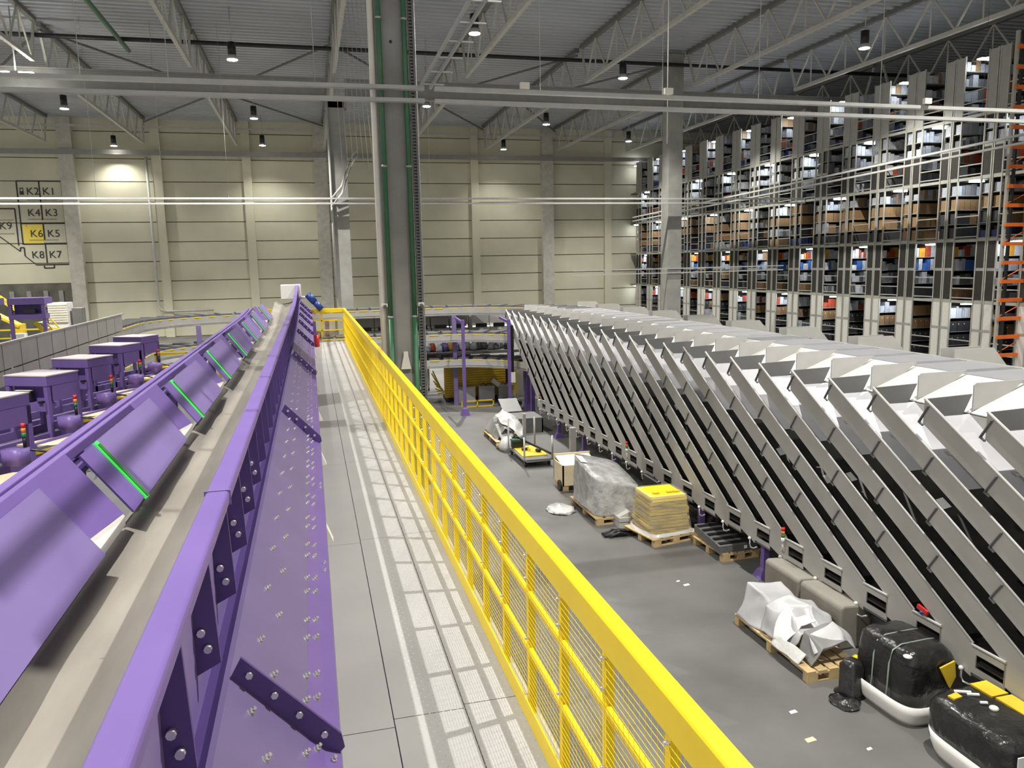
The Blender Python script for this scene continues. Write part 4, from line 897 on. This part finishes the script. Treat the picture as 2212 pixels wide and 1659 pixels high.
# dark pallet with black trays
pallet(6.75, 11.72, 0.72, 0.95, math.radians(4), 'dark wooden pallet carrying black ribbed sheets')
t = thing('tray_stack', 'stack of black ribbed trays slanting on a pallet', 'trays', (6.75, 11.72, 0.145))
for i in range(4): MB().slab([(6.36, 11.24, 0.17 + 0.035 * i), (7.08, 11.26, 0.17 + 0.035 * i), (7.12, 12.2, 0.24 + 0.035 * i), (6.40, 12.2, 0.24 + 0.035 * i)], 0.028).build('tray', 'grey_dk', t)
for i in range(5): MB().bar((6.40, 11.32 + i * 0.19, 0.29 + 0.014 * i), (7.08, 11.34 + i * 0.19, 0.29 + 0.014 * i), 0.07, 0.03).build('rib', 'black', t)
MB().box(6.82, 6.87, 11.22, 11.235, 0.2, 0.25).build('tag', 'paper', t)
t = thing('dark_bundle', 'dark wrapped bundle behind the black ribbed trays', 'bundle', (7.2, 12.9, 0))
MB().loft([sq_ring(7.1, 12.9, z, 0.7 * s_, 0.8 * s_, 0.3, 0.4, 28, 0.02) for z, s_ in ((0, 1), (0.3, 1), (0.42, 0.9), (0.46, 0.5))]).build('wrap', 'film_b', t)
solo('black_bin', MB().box(6.5, 7.2, 14.0, 14.7, 0, 0.62), 'black', 'large black bin in shade behind the grey wrapped load', 'bin', bevel=0.03)
# beige boxes under the chutes
for i, (y0, y1) in enumerate(((9.02, 9.85), (8.1, 8.98))):
    solo('foam_block', MB().prism([(6.33, 0), (7.0, 0), (7.0, 0.56), (6.37, 0.60), (6.33, 0.56)], 'y', y0, y1), 'cream', 'large taupe padded block under the chute ends, %s' % ('farther one', 'nearer one')[i], 'block', bevel=0.03)
taupe = mat('taupe_cover', (0.25, 0.235, 0.20), 0.7, var=0.08)
for o in bpy.data.objects:
    if o.name.startswith('foam_block'): o.data.materials[0] = taupe
solo('dark_drum', MB().loft([sq_ring(6.9, 7.75, z, 0.55 * s_, 0.6 * s_, 0, 0.6, 28) for z, s_ in ((0, 1), (0.5, 1), (0.55, 0.9))]), 'black', 'dark navy bin under the chutes next to the black bag', 'bin')
# sheet pallet
pallet(5.82, 8.35, 0.72, 1.66, 0.0, 'long wooden pallet under the loose white sheets')
t = thing('sheet_pile', 'pile of loose white and grey foil sheets on a pallet', 'sheets', (5.8, 8.4, 0.145))
def sheet(name, m, pts, nx=10, ny=8, wr=0.04, seed=0):
    """bent sheet: pts is a 2-D grid of control points"""
    mb = MB(); R_ = len(pts); Cc = len(pts[0]); g = []
    for i in range(nx * (R_ - 1) + 1):
        for j in range(ny * (Cc - 1) + 1):
            u = i / nx; v = j / ny; a = min(int(u), R_ - 2); b = min(int(v), Cc - 2); fu = u - a; fv = v - b
            fu = fu * fu * (3 - 2 * fu) * 0.6 + fu * 0.4; fv = fv * fv * (3 - 2 * fv) * 0.6 + fv * 0.4
            p = Vector(pts[a][b]).lerp(Vector(pts[a + 1][b]), fu).lerp(Vector(pts[a][b + 1]).lerp(Vector(pts[a + 1][b + 1]), fu), fv)
            q = p + noise.noise_vector(p * 4 + Vector((seed, 0, 0))) * wr
            q.z = max(q.z, 0.15); g.append(q)
    W = ny * (Cc - 1) + 1; H_ = nx * (R_ - 1) + 1
    mb.add(g, [(i * W + j, i * W + j + 1, (i + 1) * W + j + 1, (i + 1) * W + j) for i in range(H_ - 1) for j in range(W - 1)], True)
    o = mb.build(name, m, t)
    sd = o.modifiers.new('thickness', 'SOLIDIFY'); sd.thickness = 0.008
    return o
sheet('foil_sheet', 'sheetw', [[(5.44, 9.1, 0.16), (5.6, 9.1, 0.62), (6.1, 9.1, 0.56), (6.2, 9.0, 0.4)], [(5.44, 8.8, 0.16), (5.62, 8.8, 0.6), (6.1, 8.8, 0.5), (6.2, 8.7, 0.35)], [(5.52, 8.5, 0.16), (5.7, 8.5, 0.42), (6.0, 8.5, 0.42), (6.2, 8.4, 0.3)]], seed=1)
sheet('foil_sheet', 'sheetw', [[(5.46, 8.55, 0.17), (5.58, 8.6, 0.5), (5.9, 8.6, 0.6), (6.2, 8.6, 0.5)], [(5.5, 8.25, 0.17), (5.66, 8.25, 0.55), (5.95, 8.2, 0.62), (6.25, 8.2, 0.42)], [(5.5, 8.0, 0.16), (5.7, 7.95, 0.35), (5.95, 7.95, 0.4), (6.2, 7.95, 0.3)]], wr=0.06, seed=5)
sheet('foil_sheet', 'paper', [[(5.45, 8.3, 0.2), (5.65, 8.3, 0.6), (5.85, 8.3, 0.52)], [(5.5, 8.05, 0.2), (5.7, 8.05, 0.47), (5.9, 8.0, 0.5)]], wr=0.06, seed=9)
sheet('grey_sheet', 'sheetg', [[(5.6, 7.9, 0.17), (5.68, 7.95, 0.45), (6.1, 7.95, 0.5), (6.25, 7.8, 0.3)], [(5.56, 7.6, 0.16), (5.72, 7.62, 0.36), (6.05, 7.62, 0.4), (6.22, 7.6, 0.22)]], seed=13, wr=0.03)
sheet('foil_sheet', 'sheetw', [[(5.70, 7.85, 0.42), (6.05, 7.9, 0.53), (6.25, 7.8, 0.36)], [(5.62, 7.62, 0.3), (6.0, 7.62, 0.42), (6.2, 7.62, 0.26)]], seed=17, wr=0.04)
sheet('clear_sheet', 'film_c', [[(5.42, 8.25, 0.17), (5.5, 8.25, 0.3)], [(5.46, 7.7, 0.16), (5.56, 7.7, 0.26)]], seed=23, wr=0.03)
solo('yellow_wrap_scrap', MB().sphere((6.16, 7.58, 0.19), 0.045, 8, 6), 'yellow', 'crumpled yellow scrap on the pallet corner by the black bag', 'scrap')
# black bags in white trays
def bag(nm, label, cx, cy, w, d, h, rz, z0, seed, lean=(0, 0)):
    t = thing('black_bag', label, 'bag', (cx, cy, z0))
    prof = [(0, 0.93), (0.12, 1.0), (0.5, 1.0), (0.8, 0.98), (0.93, 0.93), (1.0, 0.82), (1.03, 0.5), (1.04, 0.1)]
    rings = [sq_ring(cx + lean[0] * f, cy + lean[1] * f, z0 + h * f, w * s_, d * s_, rz, 0.42, 56, 0.018, seed) for f, s_ in prof]
    MB().loft(rings).build('wrap', 'film_b', t)
    return t
STRAP = mat('pale_green_strap', (0.22, 0.27, 0.23), 0.5)
def tub(label, cx, cy, w, d, h, rz, e=0.45):
    o = [sq_ring(cx, cy, z, w * s_, d * s_, rz, e, 48) for z, s_ in ((0, 0.88), (0.05, 0.93), (h * 0.5, 0.98), (h, 1.02), (h, 0.985), (h * 0.5, 0.95), (0.06, 0.9))]
    return solo('white_tub', MB().loft(o), 'white', label, 'tub')
tub('white plastic tub under the strapped black bag', 6.25, 6.88, 0.78, 0.98, 0.24, 0.05)
b = bag('a', 'large glossy black bag strapped upright in a white tub', 6.25, 6.92, 0.68, 0.86, 0.68, 0.05, 0.10, 3)
for y in (6.98, 6.74):
    MB().tube([(6.5, y + 0.03, 0.79), (6.4, y + 0.02, 0.80), (6.05, y, 0.80), (5.945, y, 0.75), (5.905, y, 0.6), (5.895, y, 0.3), (5.88, y, 0.15)], 0.008, 6).build('strap', STRAP, b)
MB().sphere((6.0, 6.58, 0.745), 0.05, 8, 5, 0.4).build('cream_patch', 'cream', b)
MB().slab([(6.32, 6.48, 0.62), (6.5, 6.475, 0.68), (6.52, 6.47, 0.5), (6.45, 6.465, 0.38)], 0.02).build('yellow_patch', 'yellow_dull', b)
tub('white plastic tub under the low black bag at lower right', 6.28, 5.62, 0.95, 1.1, 0.26, 0.0)
b = bag('b', 'low wide black bag with yellow parcels and paper label in a tub', 6.28, 5.68, 0.9, 1.04, 0.48, 0.0, 0.12, 8)
MB().slab([(5.95, 5.15, 0.50), (6.12, 5.148, 0.50), (6.12, 5.145, 0.36), (5.95, 5.147, 0.36)], 0.012).build('paper_label', 'paper', b)
for q in ([(6.35, 6.1, 0.64), (6.55, 6.1, 0.645), (6.57, 5.85, 0.64), (6.37, 5.85, 0.635)], [(6.38, 5.82, 0.64), (6.58, 5.82, 0.64), (6.6, 5.45, 0.625), (6.42, 5.5, 0.62)], [(5.98, 6.0, 0.625), (6.1, 6.02, 0.63), (6.1, 5.94, 0.63), (5.99, 5.93, 0.625)]): MB().slab(q[::-1], 0.02).build('yellow_parcel', 'yellow_dull', b)
for x, y, s_ in ((6.16, 6.0, 0.07), (6.22, 5.93, 0.05), (6.2, 5.78, 0.03)): MB().bar((x - s_, y + s_ * 0.5, 0.635), (x + s_, y - s_ * 0.5, 0.64), 0.03, 0.014).build('paper_strip', 'paper', b)
MB().sphere((6.22, 5.68, 0.63), 0.045, 10, 6, 0.6).build('cream_lump', 'cream', b)
solo('film_bundle', MB().loft([sq_ring(5.80, 7.2, z, 0.22 * s_, 0.24 * s_, 0.2, 0.6, 20, 0.01) for z, s_ in ((0, 1.4), (0.05, 1.0), (0.35, 1.0), (0.42, 0.6))]), 'film_b', 'black film roll standing between the pallet and strapped bag', 'roll')
solo('film_scrap', MB().loft([[wrinkle((5.62 + 0.16 * math.cos(a) * r, 7.06 + 0.2 * math.sin(a) * r, 0.012 + 0.03 * (1 - r)), 0.03, 9) for a in [2 * math.pi * i / 16 for i in range(16)]] for r in (1, 0.7, 0.4, 0.1)]), 'film_b', 'flat black film scrap on the floor left of strapped bag', 'film')
# far pallet with grey sheets, cart and other things under the sorter
pallet(5.15, 21.4, 0.8, 1.7, 0.0, 'far wooden pallet under a heap of grey sheets')
t = thing('sheet_pile', 'far heap of grey sheets half covered with pale film', 'sheets', (5.15, 21.4, 0.145))
sheet('grey_sheet', 'sheetg', [[(4.75, 22.2, 0.16), (5.0, 22.2, 0.5), (5.5, 22.2, 0.5)], [(4.78, 21.5, 0.16), (5.0, 21.5, 0.65), (5.5, 21.5, 0.6)], [(4.8, 20.8, 0.16), (5.05, 20.8, 0.45), (5.5, 20.8, 0.3)]], wr=0.05, seed=31)
for i in range(4): sheet('grey_sheet', 'sheetg', [[(4.85 + i * 0.08, 21.2, 0.5 - 0.04 * i), (5.3, 21.2, 0.6)], [(4.9 + i * 0.08, 20.6, 0.17), (5.3, 20.7, 0.25)]], wr=0.03, seed=40 + i)
sheet('pale_film', 'film_c', [[(4.95, 21.7, 0.66), (5.25, 21.8, 0.82), (5.6, 21.7, 0.6)], [(5.0, 21.1, 0.6), (5.3, 21.1, 0.75), (5.62, 21.1, 0.5)], [(5.25, 20.7, 0.4), (5.4, 20.6, 0.2), (5.6, 20.7, 0.3)]], wr=0.06, seed=52)
MB().box(4.86, 4.96, 21.38, 21.40, 0.55, 0.68).build('paper_label', 'paper', t)
t = thing('platform_cart', 'steel platform cart with upright hoops and yellow top boards', 'cart', (5.25, 18.9, 0))
MB().box(4.86, 5.62, 18.1, 19.75, 0.17, 0.21).build('platform', 'grey_dk', t)
MB().box(4.92, 5.56, 18.4, 19.5, 0.212, 0.235).build('top_board', 'yellow_dull', t)
for y, h in ((18.12, 0.78), (19.72, 0.95)): MB().tube([(4.88, y, h), (4.88, y, 0.22), (4.94, y, 0.16), (5.54, y, 0.16), (5.6, y, 0.22), (5.6, y, h)], 0.024, 8).build('hoop', 'galv' if y < 19 else 'grey', t)
for x in (4.93, 5.55):
    for y in (18.25, 19.6): MB().cyl((x - 0.02, y, 0.075), (x + 0.02, y, 0.075), 0.07, 12).cyl((x, y, 0.07), (x, y, 0.18), 0.015, 6).build('castor', 'black', t)
MB().bar((5.0, 19.6, 0.5), (5.6, 18.2, 0.3), 0.03, 0.05).build('strut', 'black', t)
t = thing('tool_case', 'small green tool case on the platform cart', 'case', (5.05, 19.45, 0.236))
MB().box(4.88, 5.2, 19.32, 19.5, 0.236, 0.4).build('body', 'black', t, bevel=0.01); MB().box(4.87, 5.21, 19.31, 19.51, 0.4, 0.46).build('lid', mat('case_green', (0.01, 0.09, 0.06), 0.4), t, bevel=0.01)
MB().tube([(4.98, 19.41, 0.46), (4.99, 19.41, 0.51), (5.09, 19.41, 0.51), (5.1, 19.41, 0.46)], 0.01, 6).build('handle', 'black', t)
t = thing('power_drill', 'black and yellow cordless drill lying on the cart', 'drill', (5.12, 18.95, 0.236))
MB().cyl((5.04, 18.95, 0.28), (5.22, 18.98, 0.28), 0.035, 8).build('body', 'black', t); MB().box(5.18, 5.25, 18.9, 19.02, 0.236, 0.3).build('battery', 'yellow', t)
solo('work_cap', MB().sphere((5.42, 18.75, 0.28), 0.085, 10, 6, 0.6), 'black', 'dark rounded cap lying on the yellow board of cart', 'cap')
solo('plastic_sack', MB().loft([sq_ring(4.95, 20.1, z, 0.42 * s_, 0.5 * s_, 0.2, 0.7, 22, 0.03) for z, s_ in ((0, 1), (0.15, 1.05), (0.3, 0.7), (0.36, 0.3))]), 'film_c', 'pale plastic sack behind the green tool case', 'sack')
solo('round_lid', MB().cyl((5.05, 20.45, 0.17), (5.05, 20.45, 0.2), 0.16, 18), 'white', 'white round lid between the far pallet and cart', 'lid')
solo('cable_coil', MB().cyl((4.82, 20.35, 0.0), (4.82, 20.35, 0.12), 0.13, 16), 'carton', 'brown coil on the floor at the far pallet corner', 'coil')
mb = MB().box(5.72, 6.52, 22.0, 22.04, 0.0, 0.42).box(5.72, 5.76, 22.0, 23.0, 0, 0.42).box(6.48, 6.52, 22.0, 23.0, 0, 0.42).box(5.72, 6.52, 22.0, 23.0, 0.42, 0.45)
solo('open_box', mb, 'grey_dk', 'open black box lying behind the far sheet heap', 'box')
solo('dark_board', MB().slab([(5.6, 23.2, 0.45), (6.2, 23.2, 0.45), (6.2, 23.9, 0.75), (5.6, 23.9, 0.75)], 0.03).box(5.65, 6.15, 23.4, 23.9, 0, 0.5), 'grey_dk', 'slanted dark board leaning behind the open black box', 'board')
solo('aluminium_post', MB().box(5.82, 5.96, 17.35, 17.47, 0, 1.1), 'galv', 'short grey aluminium post standing beside the platform cart', 'post')
solo('metal_post', MB().box(5.42, 5.5, 20.2, 20.28, 0, 0.95), 'galv', 'thin grey upright standing between far pallet and cart', 'post')
# yellow panel stack and grey cabinets below the loop
t = thing('panel_stack', 'upright stack of yellow mesh panels under the looping sorter', 'panels', (5.8, 28.6, 0))
for i in range(12): MB().box(4.62 + 0.012 * i, 7.35 - 0.03 * i, 28.2 + i * 0.09, 28.24 + i * 0.09, 0.15, 1.3 - 0.01 * (i % 3)).build('panel', 'yellow_dull' if i else 'yellow_dull', t)
for i in range(10): MB().bar((4.60, 28.25 + i * 0.1, 0.35 + 0.03 * (i % 2)), (4.35 - 0.03 * (i % 3), 28.3 + i * 0.12, 0.30 + 0.08 * i), 0.03, 0.04).build('panel_end', 'yellow', t)
for x in (5.0, 6.95): MB().box(x - 0.04, x + 0.04, 28.12, 28.19, 0.0, 1.33).build('strap_post', 'black', t)
mb = MB()
for i in range(12): mb.box(4.65, 7.25, 28.19, 28.199, 0.22 + i * 0.09, 0.235 + i * 0.09)
mb.build('panel_wires', mat('dark_ochre', (0.35, 0.23, 0.015), 0.6), t)
MB().box(4.7, 7.2, 28.1, 29.3, 0, 0.14).build('base', 'black', t)
for i, (x0, x1) in enumerate(((5.02, 5.64), (5.78, 6.36), (6.52, 7.08))):
    t = thing('steel_cabinet', 'grey low steel cabinet in front of yellow panels, %s of three' % ('left', 'middle', 'right')[i], 'cabinet', ((x0 + x1) / 2, 27.8, 0))
    MB().box(x0, x1, 27.66, 28.0, 0.0, 0.56).build('body', 'grey_lt', t, bevel=0.01)
    MB().box(x0 - 0.02, x1 + 0.01, 27.64, 28.02, 0.56, 0.585).build('lid', 'grey_lt', t)
    if i: MB().tube([(x0 + 0.1, 27.8, 0.58), (x0 + 0.12, 27.8, 0.66), (x0 + 0.22, 27.8, 0.68), (x0 + 0.28, 27.8, 0.58)], 0.015, 6).tube([(x0 + 0.3, 27.8, 0.58), (x0 + 0.34, 27.8, 0.66), (x0 + 0.46, 27.8, 0.66), (x0 + 0.5, 27.8, 0.58)], 0.015, 6).build('cable_coil', 'black', t)
solo('white_carton', MB().box(-0.16, 0.16, -0.1, 0.1, 0, 0.16, Matrix.Translation((6.38, 27.8, 0.62)) @ Matrix.Rotation(0.7, 4, 'Y')), 'white', 'white carton tilted between the middle and right grey cabinets', 'box')
t = thing('low_barrier', 'low yellow frame barrier lying before the grey cabinets', 'barrier', (5.5, 26.7, 0))
for z in (0.03, 0.24): MB().box(4.95, 6.1, 26.68, 26.72, z - 0.02, z + 0.02).build('rail', 'yellow_dull', t)
for x in (4.95, 5.5, 6.08): MB().box(x - 0.02, x + 0.02, 26.68, 26.72, 0, 0.26).build('post', 'yellow_dull', t)
solo('grey_partition', MB().box(7.42, 8.6, 28.6, 28.7, 0, 1.5), 'grey_lt', 'pale grey partition panel right of the yellow panel stack', 'panel')
solo('dark_heap', MB().loft([sq_ring(6.75, 26.9, z, 0.9 * s_, 0.6 * s_, 0, 0.8, 24, 0.05) for z, s_ in ((0, 1), (0.1, 0.95), (0.22, 0.6), (0.26, 0.2))]), 'film_b', 'flattened dark heap by the posts near the first chute', 'heap')
# parcels and hoppers on the loop levels
def hopper(x, k):
    t = thing('hopper_bin', 'grey hopper bin with dark slot between the loop levels, %s from the left' % ORD[k], 'bin', (x, 29.6, 2.3), 0, 'hopper bins behind the loop')
    MB().box(x - 0.34, x + 0.34, 29.6, 30.2, 2.75, 3.22).build('body', 'grey_lt', t)
    MB().prism([(29.6, 2.75), (29.45, 2.62), (29.45, 2.3), (30.2, 2.3), (30.2, 2.75)], 'x', x - 0.34, x + 0.34).build('chute_box', 'grey', t)
    MB().box(x - 0.22, x + 0.22, 29.43, 29.46, 2.62, 2.76).build('slot', 'black', t)
    MB().box(x - 0.08, x + 0.08, 29.43, 29.445, 2.5, 2.58).build('paper_tag', 'paper', t)
for k, x in enumerate((1.9, 2.6, 4.0, 4.72, 5.44, 6.3, 7.0)): hopper(x, k)
solo('hopper_stand', MB().box(1.4, 7.6, 29.5, 30.3, 2.2, 2.28).box(1.4, 1.5, 29.5, 30.3, 0, 2.2).box(7.5, 7.6, 29.5, 30.3, 0, 2.2).box(3.2, 3.3, 29.5, 30.3, 0, 2.2).box(1.4, 7.6, 30.25, 30.3, 2.28, 3.2), 'grey_dk', 'dark steel frame carrying the hopper bins behind the loop', 'frame')
cols = ['blue', 'white', 'rust', 'pale', 'white', 'amber', 'navy', 'white', 'grey', 'dark']
for k in range(16):
    x = 3.9 + k * 0.22; s_ = rg.uniform(0.16, 0.26)
    c = 'violet' if k in (4, 6) else cols[k % 10] if k < 9 else rg.choice(['dark', 'grey', 'dark', 'white', 'grey'])
    if c == 'violet': m_ = M['purple']
    else: m_ = G[c]
    solo('plastic_bag', MB().loft([sq_ring(x, 28.9 + 0.15 * (k % 3), z, s_ * q * 1.3, s_ * q * 1.4, k, 0.7, 14, 0.02, k) for z, q in ((1.78, 0.8), (1.88, 1.0), (2.02, 0.8), (2.12, 0.35))]), m_, 'stuffed plastic bag piled behind the lowest loop level', 'bag', 'plastic bags behind the lowest loop level')
solo('bag_shelf', MB().box(3.4, 7.6, 28.55, 29.35, 1.68, 1.78).box(3.4, 3.5, 28.55, 29.35, 1.45, 1.68), 'grey_dk', 'dark shelf under the bags behind the lowest loop level', 'shelf')
for k, x in enumerate((3.6, 4.2)):
    t = thing('roll_cart', 'grey roll cart under the loop beside near column, %s' % ('left one', 'right one')[k], 'cart', (x, 31, 0))
    MB().box(x - 0.26, x + 0.26, 31, 31.5, 0.2, 1.1).build('body', 'grey', t)
    for dx in (-0.2, 0.2): MB().cyl((x + dx, 31.05, 0.08), (x + dx + 0.04, 31.05, 0.08), 0.08, 10).box(x + dx, x + dx + 0.03, 31.02, 31.08, 0.1, 0.2).build('castor', 'black', t)
solo('sign_cabinet', MB().box(-3.9, -3.1, 30.2, 30.6, 1.2, 2.4).box(-3.9, -3.1, 30.2, 30.6, 0, 1.2), 'white', 'white cabinet with red mark behind the left loop curve', 'cabinet')
solo('red_mark', MB().box(-3.35, -3.2, 30.18, 30.195, 2.05, 2.25), 'red', 'small red sign on the white cabinet behind the loop', 'sign')
solo('blue_machine', MB().box(-2.9, -2.3, 30.2, 30.8, 0, 2.45).box(-2.8, -2.5, 30.15, 30.2, 1.9, 2.2), mat('slate_blue', (0.08, 0.13, 0.22), 0.5), 'slate blue machine beside the white cabinet behind the loop', 'machine')
solo('white_lever', MB().bar((-1.9, 27.0, 3.35), (-1.6, 27.0, 3.15), 0.03, 0.06), 'white', 'short white lever sticking up beside the conveyor frame', 'lever')
solo('yellow_bumper', MB().prism([(-1.75, 3.62), (-0.85, 3.62), (-1.0, 3.5), (-1.3, 3.44), (-1.6, 3.5)], 'y', 28.0, 28.1), 'yellow', 'yellow curved bumper behind the conveyor head', 'bumper')
# litter
for i, (x, y, s_, m_) in enumerate(((5.42, 10.55, 0.05, 'paper'), (5.36, 10.72, 0.03, 'paper'), (4.95, 7.05, 0.045, 'paper'), (4.82, 6.55, 0.06, 'board'), (5.3, 6.25, 0.03, 'paper'), (4.72, 5.7, 0.05, 'paper'))):
    solo('paper_scrap', MB().add([(x - s_, y - s_ * 0.6, 0.004), (x + s_, y - s_ * 0.4, 0.006), (x + s_ * 0.8, y + s_ * 0.6, 0.012), (x - s_ * 0.9, y + s_ * 0.5, 0.005), (x - s_, y - s_ * 0.6, 0.0), (x + s_, y - s_ * 0.4, 0.0), (x + s_ * 0.8, y + s_ * 0.6, 0.0), (x - s_ * 0.9, y + s_ * 0.5, 0.0)], [(0, 1, 2, 3), (7, 6, 5, 4), (0, 4, 5, 1), (1, 5, 6, 2), (2, 6, 7, 3), (3, 7, 4, 0)]), m_, 'small scrap of paper lying on the concrete floor', 'scrap', 'paper scraps on the floor')
